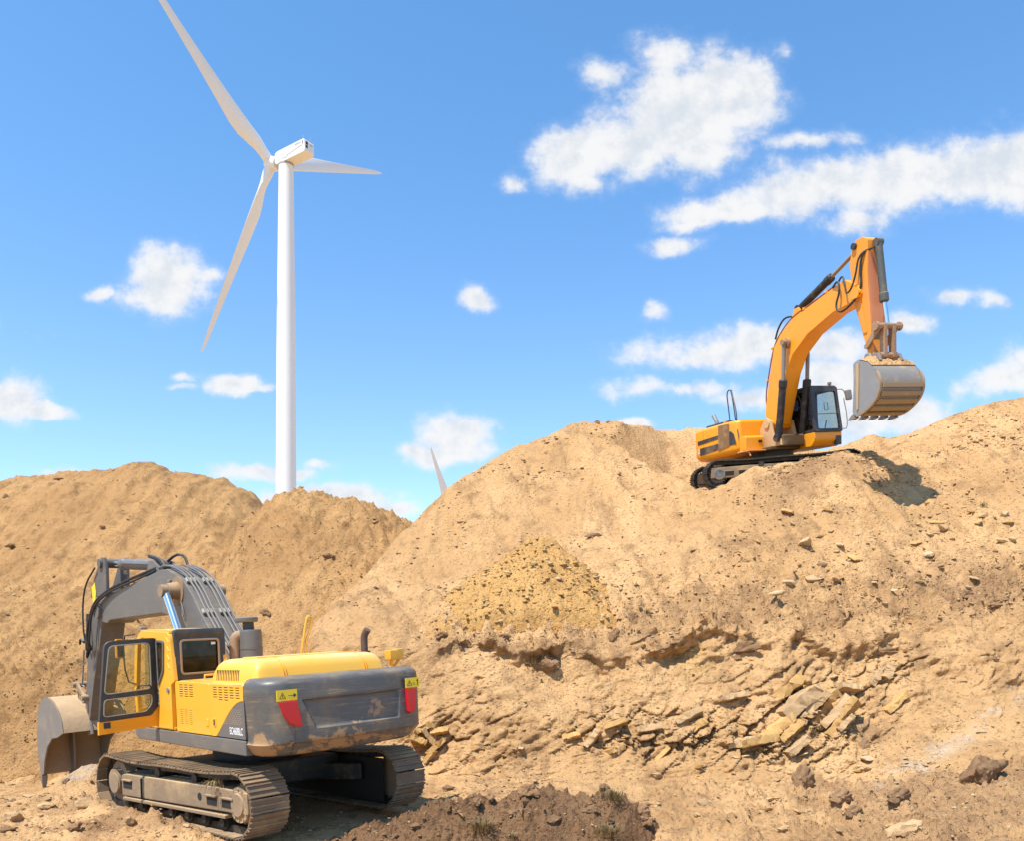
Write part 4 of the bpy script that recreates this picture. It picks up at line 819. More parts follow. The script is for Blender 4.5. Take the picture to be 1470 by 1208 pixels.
# cab
g = G()
roof = rpoly([(.03, 2.45, .02), (-.02, 2.45, .02), (.05, 3.30, .12), (1.35, 3.35, .16), (1.66, 3.18, .1), (1.70, 3.05, .02), (1.60, 3.10, .02), (1.30, 3.24, .04), (.24, 3.20, .08), (.34, 2.55, .03)], .03)
for y0, y1 in ((1.42, 1.49), (.50, .57)):
    g.prism(rpoly([(-.06, 2.42, .03), (.06, 3.26, .14), (1.36, 3.33, .18), (1.62, 3.12, .08), (1.78, 2.3, .05), (1.72, 1.60, .03), (1.62, 1.60, .02), (1.66, 2.3, .05), (1.50, 3.08, .06), (1.32, 3.20, .05), (.62, 3.17, .05), (.62, 1.98, .03), (.70, 1.60, .02), (.10, 1.60, .02), (.08, 2.36, .02)], .02), y0, y1, .018)
# quarter window cut in the rear-left pillar is built as its own pane; roof, sills, rear sheet
g.prism(rpoly([(.10, 3.24), (.12, 3.30), (1.36, 3.345), (1.40, 3.28)], .02), .52, 1.47, .02)
g.box((1.68, .99, 1.75), (.10, .96, .34), bev=.03); g.box((.88, .99, 1.60), (1.6, .94, .05), bev=.01)
CAB = U(g, 'cab', YEL)
h = G(); MR = axes((.045, 0, 0), (0, -1, 0), (0, 0, 1))
h.flat([rpoly([(-1.42, 2.44, .03), (-.53, 2.44, .03), (-.53, 3.30, .06), (-1.42, 3.30, .06)], .05), rpoly([(-1.33, 2.53), (-.64, 2.53), (-.64, 3.12), (-1.33, 3.12)], .07)], MR, .07, .012); h.box((.05, .98, 3.24), (.14, .90, .14), bev=.05)
RW = h.build('rear_window_frame', DARK, CAB)
h = G(); h.flat([rpoly([(-1.335, 2.525), (-.635, 2.525), (-.635, 3.125), (-1.335, 3.125)], .07), rpoly([(-1.315, 2.545), (-.655, 2.545), (-.655, 3.105), (-1.315, 3.105)], .06)], axes((.0, 0, 0), (0, -1, 0), (0, 0, 1)), .03, .006); h.build('seal', paint('tan_seal', (.34, .22, .13), .8, .4, 4), RW)
h = G(); h.flat([rpoly([(-1.33, 2.53), (-.64, 2.53), (-.64, 3.12), (-1.33, 3.12)], .07)], axes((.04, 0, 0), (0, -1, 0), (0, 0, 1)), .008); h.build('rear_window', GLD, CAB)
h = G(); h.flat([rect(-.765, 3.02, -.685, 3.065)], axes((.032, 0, 0), (0, -1, 0), (0, 0, 1)), .003); h.build('label', [WHT], RW)
h = G(); h.flat([rpoly([(-.60, 2.33), (-.34, 2.60), (-.27, 3.12), (-.60, 3.14)], .06), rpoly([(-.57, 2.38), (-.37, 2.62), (-.31, 3.09), (-.57, 3.11)], .05)], axes((0, 1.497, 0), (-1, 0, 0), (0, 0, 1)), .03, .004); h.build('side_window_frame', GREY, CAB)
h = G(); h.flat([rpoly([(-.585, 2.35), (-.355, 2.61), (-.29, 3.105), (-.585, 3.125)], .06)], axes((0, 1.495, 0), (-1, 0, 0), (0, 0, 1)), .008); h.build('side_window', GLD, CAB)
for z in range(4):                                                   # pressed gills in the rear pillar
    h = G(); h.box((.14, 1.492, 2.68 + z * .15), (.13, .016, .03), rot=(0, -.75, 0), bev=.007); h.build('gill', YEL, CAB)
h = G(); h.cyl((.20, 1.47, 2.27), (.20, 1.51, 2.27), .06, .045, n=18); h.build('lamp', STEEL, CAB)
h = G(); h.flat([rpoly([(.57, 1.9), (1.43, 1.9), (1.43, 3.2), (.57, 3.2)], .06)], axes((1.62, 0, 0), (0, 1, 0), (-.1, 0, 1)), .008); h.build('windscreen', GLC, CAB)
h = G(); h.box((.62, 1.0, 2.02), (.5, .5, .14), bev=.05); h.box((.40, 1.0, 2.42), (.14, .48, .72), rot=(0, -.15, 0), bev=.06); h.box((.34, 1.0, 2.86), (.1, .28, .2), bev=.04); h.box((.6, 1.0, 1.8), (.4, .4, .35), bev=.03); h.build('seat', SEAT, CAB)
h = G()
for y in (1.3, .7): h.box((1.0, y, 2.1), (.5, .14, .16), bev=.03); h.cyl((1.2, y, 2.18), (1.22, y, 2.38), .018, n=8)
h.box((1.45, .62, 2.2), (.12, .16, .5), bev=.03); h.build('console', BLACK, CAB)
h = G(); h.tube([(-.28, 1.05, 2.42), (-.28, 1.05, 2.50), (-.28, .85, 2.50), (-.28, .85, 2.42)], .02, 8); U(h, 'grab_loop', YEL)
# orange strip of deck between cab and boom
h = G(); h.box((.12, .505, 2.86), (.06, .04, .78), bev=.01); h.build('corner_trim', ORA, CAB)
# open door, square to the machine, hinged at its right edge
MD = axes((.76, 0, 0), (0, -1, 0), (0, 0, 1))
outer = rpoly([(-2.46, 1.80, .02), (-1.60, 1.83, .04), (-1.475, 1.98, .04), (-1.465, 3.18, .06), (-2.31, 3.15, .12)], .05)
up = rpoly([(-2.37, 2.25), (-1.57, 2.29), (-1.565, 3.105), (-2.255, 3.08)], .09); lo = rpoly([(-2.40, 1.875), (-1.68, 1.90), (-1.57, 2.03), (-1.57, 2.195), (-2.375, 2.165)], .06)
h = G(); h.flat([outer, up, lo], MD, .06, .008); DOOR = U(h, 'cab_door', DARK)
h = G(); h.flat([[(-2.475, 1.585), (-1.46, 1.635), (-1.46, 1.975), (-1.60, 1.822), (-2.475, 1.792)]], MD, .055, .006); h.flat([rect(-2.40, 1.68, -2.29, 1.78)], axes((.725, 0, 0), (0, -1, 0), (0, 0, 1)), .012, mi=1); h.build('lower_panel', [ORA, INK], DOOR)  # yellow panel in deeper orange, its shade put into the colour
for L in (up, lo):
    ins = [(x + (-1.97 - x) * .03, y + ((2.68 if L is up else 2.03) - y) * .03) for x, y in L]
    h = G(); h.flat([L, ins], axes((.725, 0, 0), (0, -1, 0), (0, 0, 1)), .012, .004); h.build('window_seal', paint('grey_seal', (.30, .27, .22), .7, .3, 4), DOOR)
    h = G(); h.flat([L], MD, .008); h.build('window', GL, DOOR)
h = G(); h.tube([(.70, -(-1.60), 2.32), (.66, 1.62, 2.36), (.66, 1.80, 2.36), (.70, 1.84, 2.30)], .012, 6); h.build('handle', BLACK, DOOR)
# mirror on its bracket at the front of the cab
h = G(); h.tube([(1.66, 1.49, 2.35), (1.95, 1.56, 2.4), (2.02, 1.58, 3.25), (1.66, 1.47, 3.27)], .014, 8, smooth=1); h.box((2.02, 1.63, 3.02), (.05, .20, .36), rot=(0, 0, .5), bev=.03, mi=1); h.box((2.0, 1.61, 3.02), (.02, .16, .32), rot=(0, 0, .5), mi=2); U(h, 'mirror', [BLACK, ORA, GLD])
h = G(); h.box((1.70, 1.30, 3.36), (.08, .12, .09), bev=.02); U(h, 'work_lamp', STEEL)
# right front: tank box, yellow handrail and lamp box
g = G(); g.prism([(.35, 1.57), (1.75, 1.57), (1.75, 2.0), (1.2, 2.05), (.35, 2.36)], -1.45, -.60, .04); U(g, 'fuel_tank', GREY)
g = G(); g.tube([(.02, -.92, 2.40), (0, -1.05, 3.0), (0, -1.13, 3.38), (0, -1.17, 3.47), (0, -1.26, 3.45), (0, -1.22, 3.2), (0, -1.08, 2.98), (0, -1.12, 2.36)], .022, 8, smooth=2); g.tube([(0, -1.2, 2.4), (0, -1.21, 2.85)], .018, 8); U(g, 'handrail', YEL)
g = G(); g.box((-2.05, -1.62, 2.68), (.18, .20, .17), bev=.015); g.box((-1.98, -1.80, 2.68), (.14, .16, .20), bev=.012); g.tube([(-2.03, -1.62, 2.6), (-2.03, -1.60, 2.40)], .03, 8); g.tube([(-2.0, -1.80, 2.58), (-2.02, -1.62, 2.42)], .03, 8); g.box((-2.0, -1.5, 2.4), (.3, .3, .04)); U(g, 'lamp_bracket', YEL)
# boom
bo = [(.25, 1.86), (.55, 1.72), (1.3, 2.05), (2.05, 2.72), (2.62, 3.33), (3.1, 3.62), (3.65, 3.72), (6.75, 3.69), (6.95, 3.62), (7.3, 3.66), (7.62, 3.82), (7.62, 4.02), (7.38, 4.20), (6.1, 4.37), (3.6, 4.64), (3.25, 4.63), (2.75, 4.46), (2.42, 4.30), (2.06, 4.0), (1.72, 3.62), (1.0, 2.95), (.22, 2.2)]
g = G(); g.prism(bo, -.47, .17, .03, seg=2)
for x, z, r in ((.42, 2.0, .2), (7.42, 3.95, .2), (2.75, 4.14, .17)): g.cyl((x, -.56, z), (x, .26, z), r, n=28)
for y in (-.36, .04): g.prism([(3.6, 4.60), (4.65, 4.50), (4.42, 4.90), (4.20, 4.90)], y, y + .05, .01)
g.cyl((2.75, .17, 4.14), (2.75, .40, 4.14), .19, .15, n=28, mi=1); g.cyl((2.75, .17, 4.14), (2.75, .19, 4.14), .30, n=32, mi=1)
BOOM = U(g, 'boom', [GREY, paint('dusty_boss', (.27, .17, .09), .8, .5, 3)])
def off(pts, h): 
    out = []
    for i, p in enumerate(pts):
        a = Vector(pts[max(i - 1, 0)]); c = Vector(pts[min(i + 1, len(pts) - 1)]); t = (c - a).normalized(); nn = Vector((t.y, -t.x))
        if nn.y < 0 and nn.x > 0: nn = -nn
        out.append((p[0] + nn.x * h, p[1] + nn.y * h))
    return out
spine = [(3.85, 4.62), (3.35, 4.64), (2.75, 4.48), (2.40, 4.30), (2.05, 4.01), (1.72, 3.64), (1.0, 2.97), (.5, 2.5)]
so = off(spine, -.085) if off(spine, -.085)[3][1] > spine[3][1] else off(spine, .085)
for ys in ((.10, .02, -.06), (-.24, -.33, -.42)):
    h = G()
    for k, y in enumerate(ys):
        e = len(so) - (2 if k == 2 else 1); h.tube([(p[0], y, p[1]) for p in so[(1 if ys[0] < 0 else 0):e + 1]], .023, 8, smooth=1)
    for i in (3, 5, 6):
        p = so[i]; q = spine[i]; h.box(((p[0] + q[0]) / 2, ys[1], (p[1] + q[1]) / 2), (.05, .26, .11), rot=(0, .75, 0), bev=.01, mi=1)
    h.build('pipe_run', [STEEL if 0 else GREY, paint('pale_clamp', (.36, .35, .32), .5, .4, 3)], BOOM)
h = G(); h.tube([(4.0, .06, 4.72), (5.0, .16, 4.60), (6.1, .2, 4.48), (6.9, .23, 4.34), (7.5, .26, 4.15), (7.8, .32, 3.7), (7.9, .34, 3.3), (8.1, .2, 3.0)], .035, 8, smooth=2); h.build('hose', BLACK, BOOM)
h = G(); h.tube([(4.0, .1, 4.66), (5.1, .19, 4.5), (6.2, .22, 4.4), (7.0, .26, 4.25), (7.6, .30, 3.95), (7.75, .33, 3.3), (8.2, .3, 2.7), (8.0, .22, 3.1)], .028, 8, smooth=2); h.build('hose', BLACK, BOOM)
h = G(); h.tube([(3.75, -.0, 4.72), (3.9, .0, 4.86), (4.15, .02, 4.94), (4.5, .02, 5.02)], .05, 8, smooth=2); h.build('hose', BLACK, BOOM)
h = G(); h.tube([(3.35, -.33, 4.72), (3.5, -.33, 4.95), (3.9, -.33, 5.02), (4.3, -.25, 4.86)], .03, 8, smooth=2); h.build('hose', BLACK, BOOM)
h = G()
for x, z in ((3.05, 4.36), (3.05, 3.98)): h.box((x, .20, z), (.1, .08, .05), bev=.01); h.cyl((x - .08, .22, z), (x + .05, .22, z), .018, n=8)
h.tube([(2.55, .2, 3.9), (2.42, .22, 3.72), (2.4, .22, 3.6), (2.52, .2, 3.62), (2.5, .2, 3.85)], .012, 6, smooth=1); h.build('grease_line', STEEL, BOOM)
for y in (.42, -.70): cylinder('boom_cylinder', EX, UF, (1.35, y, 1.75), (1.82, y, 2.72), (2.75, y, 4.14), .16, .085, GREY, CHROME)
cylinder('arm_cylinder', EX, UF, (4.32, -.15, 4.80), (6.62, -.15, 5.03), (7.22, -.15, 5.09), .125, .065, GREY, CHROME)
# arm
st_ = [(6.93, 4.92), (6.98, 4.38), (7.38, 3.64), (7.65, 3.09), (8.13, 2.32), (8.72, 1.08), (8.85, .95), (9.02, 1.0), (9.08, 1.15), (8.72, 2.3), (8.50, 3.1), (8.36, 3.9), (8.02, 4.5), (7.42, 5.12), (7.22, 5.24), (7.05, 5.22)]
g = G(); g.prism([p for p in st_ if p[1] < 4.45] + [(7.6, 4.6), (7.15, 4.55)][:0], -.42, .14, .025)
for y0, y1 in ((.06, .14), (-.42, -.34)): g.prism([(6.98, 4.3), (6.93, 4.92), (7.05, 5.22), (7.22, 5.24), (7.42, 5.12), (8.02, 4.5), (8.1, 4.3)], y0, y1, .015)
g.cyl((7.42, -.5, 3.95), (7.42, .24, 3.95), .19, n=24); g.cyl((7.22, -.48, 5.09), (7.22, .2, 5.09), .11, n=20); g.cyl((8.88, -.46, 1.08), (8.88, .2, 1.08), .13, n=20)
ARM = U(g, 'arm', [paint('dusty_grey', (.11, .10, .09), .6, .75, 1.6, top=.3, streak=.4, dcol=(.30, .195, .105))])
h = G(); h.flat([[(-7.95, 4.55), (-7.72, 4.66), (-7.66, 4.42), (-7.80, 4.05), (-7.9, 4.05)]], axes((0, .148, 0), (-1, 0, 0), (0, 0, 1)), .008); h.build('warning_sticker', STK, ARM)
h = G(); h.tube([(8.50, .16, 3.0), (8.74, .16, 3.0), (9.02, .16, 2.1), (8.82, .16, 2.05)], .022, 8); h.tube([(8.62, .16, 2.7), (8.86, .16, 2.6)], .018, 8); h.tube([(8.72, .16, 2.4), (8.94, .16, 2.35)], .018, 8); h.build('hose_guard', STEEL, ARM)
h = G(); h.tube([(7.5, .2, 5.0), (8.2, .22, 4.65), (8.5, .22, 4.1), (8.45, .24, 3.3), (8.3, .2, 3.0)], .022, 8, smooth=2); h.build('hose', BLACK, ARM)
h = G(); h.tube([(8.2, .2, 3.9), (8.1, .26, 3.3), (8.3, .24, 2.9), (8.35, .2, 3.4)], .035, 8, smooth=2); h.build('hose', BLACK, ARM)
h = G(); h.tube([(8.6, .2, 3.2), (8.85, .2, 3.3), (8.9, .2, 3.15)], .03, 8, smooth=1); h.build('hose', BLACK, ARM)
cylinder('bucket_cylinder', EX, UF, (8.35, -.14, 4.2), (8.95, -.14, 3.0), (9.35, -.14, 2.1), .10, .06, GREY, CHROME)
g = G()
for y in (.2, -.5): g.prism([(8.62, 1.75), (8.76, 1.75), (9.44, 2.05), (9.42, 2.18), (9.28, 2.18)], y - .03, y + .03, .01); g.prism([(9.26, 2.14), (9.44, 2.14), (9.36, 1.30), (9.22, 1.30)], y * .7 - .03, y * .7 + .03, .01)
for x, z in ((9.35, 2.1), (9.3, 1.36), (8.7, 1.78)): g.cyl((x, -.58, z), (x, .30, z), .075, n=18)
U(g, 'linkage', DUSTY)
# bucket: side plates, rolled shell, lip, inner rib and teeth
def bucket(root, frame, prof, mouth, y0, y1, th, mats, teeth, td, name='bucket', ribs=None, hollow=None):
    g = G()
    for y in (y0, y1 - .04): g.prism(prof + mouth, y, y + .04, .008)
    n = len(prof); c = Vector((sum(p[0] for p in prof) / n, sum(p[1] for p in prof) / n)); vs = []
    for (x, z) in prof:
        d = (c - Vector((x, z))).normalized() * th
        vs += [(x, y0 + .002, z), (x, y1 - .002, z), (x + d.x, y0 + .002, z + d.y), (x + d.x, y1 - .002, z + d.y)]
    fs = []
    for i in range(n - 1):
        a = i * 4; b = a + 4; fs += [(a, b, b + 1, a + 1), (a + 2, a + 3, b + 3, b + 2)]
    e = (n - 1) * 4; fs += [(0, 1, 3, 2), (e, e + 2, e + 3, e + 1)]
    g.raw(vs, fs, 1)
    if hollow: hollow(g)
    b = g.build(name, mats, root, 40, frame=frame)
    for y in teeth:
        h = G(); toothed(h, prof[-1][0], y, prof[-1][1], td[0], td[1], .14, td[2]); h.build('tooth', STEEL, b)
    return b
prof = [(8.62, .94), (8.70, 1.25), (8.95, 1.52), (9.25, 1.70), (9.7, 1.82), (10.15, 1.79), (10.55, 1.55), (10.8, 1.1), (10.88, .6), (10.82, .1), (10.66, -.30)]
mouth = [(10.45, -.26), (10.30, .12), (10.0, .5), (9.55, .75), (9.1, .80)]
def inner(g):
    g.prism([(10.64, -.28), (10.50, -.26), (10.44, .25), (10.46, 1.0), (10.2, 1.6), (10.45, 1.55), (10.74, 1.1), (10.82, .6), (10.78, .1)], -.03, .03, .006)
    for y in (.12, -.42):
        g.prism([(8.55, .85), (8.80, .80), (9.2, 1.1), (9.5, 1.72), (9.42, 1.86), (9.2, 1.80), (9.1, 1.4), (8.7, 1.28)], y - .03, y + .03, .01)
    g.box((9.2, -.15, 1.62), (.2, .6, .1), bev=.03)
BK = bucket(EX, UF, prof, mouth, -.8, .8, .035, [paint('bucket_grey', (.18, .172, .16), .45, .4, 1.4, top=.6, streak=.2), paint('bucket_dusty', (.36, .25, .15), .85, .85, 1.6, top=.85, dcol=(.50, .335, .18), bump=.6)], (.73, .03, -.3, -.73), (.1, -1, .36), hollow=inner)

p_ = TF @ Vector((-1.62, 1.66, .80)); tuft(p_, .34, 60, 'green grass caught between the belt and frame of the near track', lean=(0, -.3), spread=.9, droop=1.3)
# ================================================================== the orange excavator on the heap
TF2 = pose((8.901, 28.494, 5.051), (-3.22, -4.05, 6.26)); UF2 = Matrix.Rotation(R_(-66.78), 4, 'Z')
E2 = tag(empty('excavator', TF2), 'orange yellow excavator working on top of the heap with its bucket raised', 'excavator')
def W(g, name, mats, angle=38, **k): return g.build(name, mats, E2, angle, frame=UF2, **k)
track(E2, -1.25, .62, 5.1, .93, sag=.05, shoe=SHOED, out=-1, pitch=.19, link=BLACK); track(E2, 1.25, .62, 5.1, .93, sag=.05, shoe=SHOED, out=1, pitch=.19, link=BLACK)
g = G(); g.box((0, 0, .66), (2.0, 1.9, .36), bev=.05)
for sx in (-1, 1):
    for sy in (-1, 1): g.box((sx * 1.0, sy * .85, .55), (1.2, .45, .28), rot=(0, 0, sx * sy * .5), bev=.04)
g.build('car_body', OIL, E2)
g = G(); g.cyl((0, 0, .8), (0, 0, 1.16), .7, n=40); W(g, 'slewing_ring', OIL)
g = G(); g.box((-.55, 0, 1.20), (2.9, 1.4, .12), bev=.03); g.box((.55, -.02, 1.40), (1.3, .86, .36), bev=.05); W(g, 'deck', paint('shadow_dark_deck', (.10, .055, .02), .7, .4, 1.4, top=.4))  # deck painted dark for the shadow under the boom
# rear body with rounded corners in plan, shut underneath
def plan2(ins=0.0):
    P_ = []; hw = 1.38 - ins; xr, xf, rc = -2.78 + ins, .06 - ins, .5
    for a in np.linspace(0, math.pi / 2, 10): P_.append((xr + rc - rc * math.cos(a), -hw + rc - rc * math.sin(a)))
    for a in np.linspace(0, math.pi / 2, 7): P_.append((xf - .2 + .2 * math.sin(a), -hw + .2 - .2 * math.cos(a)))
    P_ += [(xf, hw)]
    for a in np.linspace(0, math.pi / 2, 10): P_.append((xr + rc - rc * math.sin(a), hw - rc + rc * math.cos(a)))
    return P_
g = G(); rings = [(1.13, .22), (1.16, .10), (1.24, .03), (1.34, .0), (1.62, -.0), (2.16, .0), (2.23, .03), (2.275, .08), (2.285, .16)]; vs = []
for z, i in rings: vs += [(x, y, z) for x, y in plan2(i)]
n = len(plan2()); fs = [(i * n + k, i * n + (k + 1) % n, (i + 1) * n + (k + 1) % n, (i + 1) * n + k) for i in range(len(rings) - 1) for k in range(n)] + [tuple(range(n))[::-1], tuple(range((len(rings) - 1) * n, len(rings) * n))]
g.raw(vs, fs)
for x in (-.98, -1.95): g.box((x, -1.381, 1.78), (.012, .012, .88), mi=1)
RB = W(g, 'engine_house', [ORA, DUSTY])
MS = axes((0, -1.386, 0), (1, 0, 0), (0, 0, 1))
h = G(); h.flat([[(-2.30, 1.86), (-.36, 1.93), (-.30, 1.93), (-.14, 1.82), (-.04, 1.50), (-.04, 1.47), (-.62, 1.47), (-.64, 1.80), (-2.30, 1.72)]], MS, .012); h.flat([[(-2.18, 1.34), (-2.18, 1.60), (-1.25, 1.62), (-.66, 1.66), (-.64, 1.44), (-1.3, 1.40)]], MS, .012); h.build('stripe', paint('stripe_black', (.035, .035, .038), .5, .5, 1.2, dcol=(.40, .24, .12)), RB)
h = G(); h.flat([[(-1.06, 1.36), (-.40, 1.45), (-.38, 2.2), (-1.0, 2.22)]], axes((0, -1.394, 0), (1, 0, 0), (0, 0, 1)), .006); h.build('side_panel', paint('dirty_panel', (.22, .115, .045), .7, 1.0, 3.5, dcol=(.50, .29, .13), streak=.7), RB)
h = G(); h.flat([rect(-2.255, 1.42, -2.22, 1.60)], axes((0, -1.394, 0), (1, 0, 0), (0, 0, 1)), .004); h.flat([rect(-2.30, 1.42, -2.255, 1.45)], axes((0, -1.394, 0), (1, 0, 0), (0, 0, 1)), .004); h.build('mark', WHT, RB)
h = G(); h.flat([rect(-.60, 1.45, .60, 1.85)], axes((-2.79, 0, 0), (0, -1, 0), (0, 0, 1)), .012); h.build('rear_stripe', paint('stripe_grey', (.05, .05, .05), .5, .4, 1.5), RB)
g = G(); g.box((-1.85, -.2, 2.36), (1.4, 1.3, .16), bev=.04); g.box((-1.0, -.1, 2.34), (.5, 1.2, .12), bev=.03); g.box((-1.2, -.95, 2.34), (.1, .1, .12), mi=1); W(g, 'engine_cover', [DARK, ORAD])
g = G(); g.tube([(-2.16, -.62, 2.4), (-2.2, -.62, 2.56), (-2.40, -.60, 2.82)], .075, 14, smooth=1); W(g, 'exhaust_pipe', STEEL)
g = G()
for y in (-1.05,): 
    g.tube([(-.78, y, 2.27), (-.85, y, 2.9), (-.90, y, 3.28), (-.82, y, 3.40), (-.70, y, 3.40), (-.62, y, 3.28), (-.52, y, 2.7), (-.46, y, 2.27)], .02, 8, smooth=2); g.tube([(-.66, y + .02, 3.39), (-.42, y - .1, 3.1), (-.12, y - .2, 2.55), (-.06, y - .25, 2.1), (.04, -1.34, 1.75), (.12, -1.30, 1.35)], .02, 8, smooth=2)
W(g, 'handrail', DARK)
# front right: lower tool box with step
g = G(); g.prism([(.08, 1.20), (.44, 1.20), (.44, 1.62), (.38, 1.68), (.08, 1.68)], -1.35, -.62, .03); g.box((.45, -.78, 1.48), (.02, .14, .09), mi=1); TB = W(g, 'tool_box', [ORA, INK])
h = G(); h.box((.30, -.98, 1.17), (.62, .80, .05), bev=.015); h.tube([(.1, -1.33, 1.2), (.55, -1.33, 1.14), (.60, -1.30, 1.0)], .025, 8); h.build('step', ORAD, TB)
# boom foot bracket
g = G()
for y in (-.48, .40): g.prism([(-.2, 1.25), (1.15, 1.25), (1.12, 1.45), (.75, 1.62), (.62, 2.12), (.42, 2.26), (.2, 2.1), (-.1, 1.7)], y, y + .08, .02)
g.cyl((.45, -.52, 2.02), (.45, .5, 2.02), .13, n=20); W(g, 'boom_bracket', paint('dusty_bracket', (.55, .36, .18), .8, .6, 2, top=.4))
# cab: near wall, far wall, roof, front frame, orange base
g = G()
g.prism(rpoly([(-.30, 1.15, .05), (1.40, 1.13, .04), (1.60, 1.30, .10), (1.60, 1.57, .03), (-.30, 1.57, .03)], .03), .46, 1.56, .03)
CAB2 = W(g, 'cab', ORA)
h = G()
for y0, y1 in ((.47, .54), (1.49, 1.56)):
    h.prism(rpoly([(-.28, 1.58, .02), (1.60, 1.58, .03), (1.60, 1.75, .05), (1.44, 2.98, .14), (1.20, 3.08, .06), (-.26, 3.08, .06)], .04), y0, y1, .0) if 0 else None
    LP = axes((0, (y0 + y1) / 2, 0), (1, 0, 0), (0, 0, 1))
    h.flat([rpoly([(-.28, 1.58, .02), (1.60, 1.58, .03), (1.60, 1.75, .05), (1.43, 3.0, .14), (1.20, 3.08, .06), (-.26, 3.08, .06)], .04), rpoly([(-.20, 1.95), (.38, 1.95), (.38, 2.98), (-.18, 2.98)], .06), rpoly([(.50, 1.66), (1.52, 1.66), (1.50, 1.85), (1.35, 2.96), (.50, 2.98)], .06)], LP, .05, .008)
fr_o = rpoly([(.46, 1.58), (1.56, 1.58), (1.54, 3.06), (.48, 3.06)], .06); fr_i = rpoly([(.60, 1.665), (1.50, 1.665), (1.47, 2.93), (.62, 2.93)], .08)
MF = axes((1.60, 0, 1.58), (0, 1, 0), (-.13, 0, 1)); sh = lambda L: [(x, (z - 1.58) * 1.0) for x, z in L]
h.flat([sh(fr_o), sh(fr_i)], MF, .07, .012)
h.box((.55, 1.0, 3.06), (1.72, 1.08, .10), bev=.04); h.box((-.29, 1.01, 2.3), (.05, 1.0, 1.45), bev=.01) if 0 else None
h.flat([rpoly([(.48, 1.58), (1.55, 1.58), (1.55, 3.05), (.48, 3.05)], .04), rpoly([(.60, 2.0), (1.43, 2.0), (1.43, 2.95), (.60, 2.95)], .06)], axes((-.27, 0, 0), (0, 1, 0), (0, 0, 1)), .05, .008)
h.box((1.56, 1.42, 1.30), (.1, .25, .3), bev=.03)
h.build('cab_frame', DARK, CAB2)
for M_, L in ((MF, sh(fr_i)), ): h = G(); h.flat([L], M_, .008); h.build('windscreen', GLC, CAB2)
h = G(); h.flat([rpoly([(.60, 2.0), (1.43, 2.0), (1.43, 2.95), (.60, 2.95)], .06)], axes((-.27, 0, 0), (0, 1, 0), (0, 0, 1)), .008); h.build('rear_window', GLC, CAB2)
for y in (.505, 1.525):
    for L in (rpoly([(-.20, 1.95), (.38, 1.95), (.38, 2.98), (-.18, 2.98)], .06), rpoly([(.50, 1.66), (1.52, 1.66), (1.50, 1.85), (1.35, 2.96), (.50, 2.98)], .06)):
        h = G(); h.flat([L], axes((0, y, 0), (1, 0, 0), (0, 0, 1)), .008); h.build('side_window', GLC if y > 1 else GLD, CAB2)
h = G(); h.box((.42, .92, 1.86), (.5, .46, .14), bev=.05); h.box((.18, .92, 2.20), (.13, .44, .62), rot=(0, -.18, 0), bev=.06); h.box((.4, .92, 1.7), (.4, .36, .2), bev=.03); h.build('seat', SEAT, CAB2)
h = G(); h.box((.9, .66, 1.9), (.4, .12, .3), bev=.03); h.cyl((1.05, .66, 2.0), (1.08, .68, 2.25), .016, n=8); h.cyl((1.2, 1.2, 1.6), (1.3, 1.22, 2.0), .016, n=8); h.tube([(1.50, .62, 2.18), (1.49, 1.48, 2.2)], .012, 6); h.tube([(1.46, 1.02, 2.32), (1.44, 1.02, 2.55), (1.44, 1.16, 2.55), (1.46, 1.16, 2.32), (1.46, 1.02, 2.32)], .010, 6); h.build('console', BLACK, CAB2)
h = G(); h.tube([(1.40, 1.56, 2.98), (1.55, 1.72, 2.96), (1.58, 1.78, 2.75), (1.58, 1.84, 2.6)], .016, 8, smooth=1); h.tube([(1.62, 1.60, 1.66), (1.66, 1.74, 1.66), (1.64, 1.76, 2.1), (1.58, 1.70, 2.66)], .016, 8, smooth=1); h.box((1.60, 1.88, 2.76), (.12, .22, .34), rot=(.1, 0, -.2), bev=.05); h.build('mirror', [STEEL], CAB2)
h = G(); h.box((1.38, 1.32, 3.17), (.08, .12, .10), bev=.02); h.cyl((1.38, 1.32, 3.08), (1.38, 1.32, 3.13), .02, n=8); h.build('work_lamp', STEEL, CAB2)
# boom
b2 = [(.25, 2.02), (.42, 1.88), (.66, 1.98), (1.26, 3.50), (1.62, 4.03), (2.34, 4.47), (3.45, 4.80), (4.25, 4.86), (4.50, 4.86), (4.62, 5.0), (4.58, 5.18), (4.4, 5.32), (3.95, 5.58), (1.62, 5.10), (1.05, 4.78), (.72, 4.46), (.38, 3.4), (.13, 2.45)]
g = G(); g.prism(b2, -.30, .30, .025)
for x, z, r in ((.45, 2.02, .17), (4.45, 5.05, .16), (1.42, 4.42, .15)): g.cyl((x, -.40, z), (x, .40, z), r, n=26, mi=1 if x == 1.42 else 0)
for y in (-.2, .12): g.prism([(1.45, 5.02), (2.0, 5.14), (1.85, 5.42), (1.65, 5.42)], y, y + .07, .01)
BM2 = W(g, 'boom', [ORA, DUSTY])
h = G()
for y in (-.24, -.16): h.tube([(.28, y, 2.35), (.10, y, 2.9), (.34, y, 3.7), (.66, y, 4.52), (1.02, y, 4.86), (1.6, y, 5.20), (2.6, y, 5.36), (3.5, y, 5.55)], .022, 8, smooth=2)
for x, z in ((.30, 3.5), (.62, 4.45), (2.2, 5.27), (3.2, 5.47)): h.box((x, -.2, z), (.08, .22, .07), bev=.01, mi=1)
h.build('pipe_run', [paint('rusty_pipe', (.25, .09, .04), .6, .4, 3), ORA], BM2)
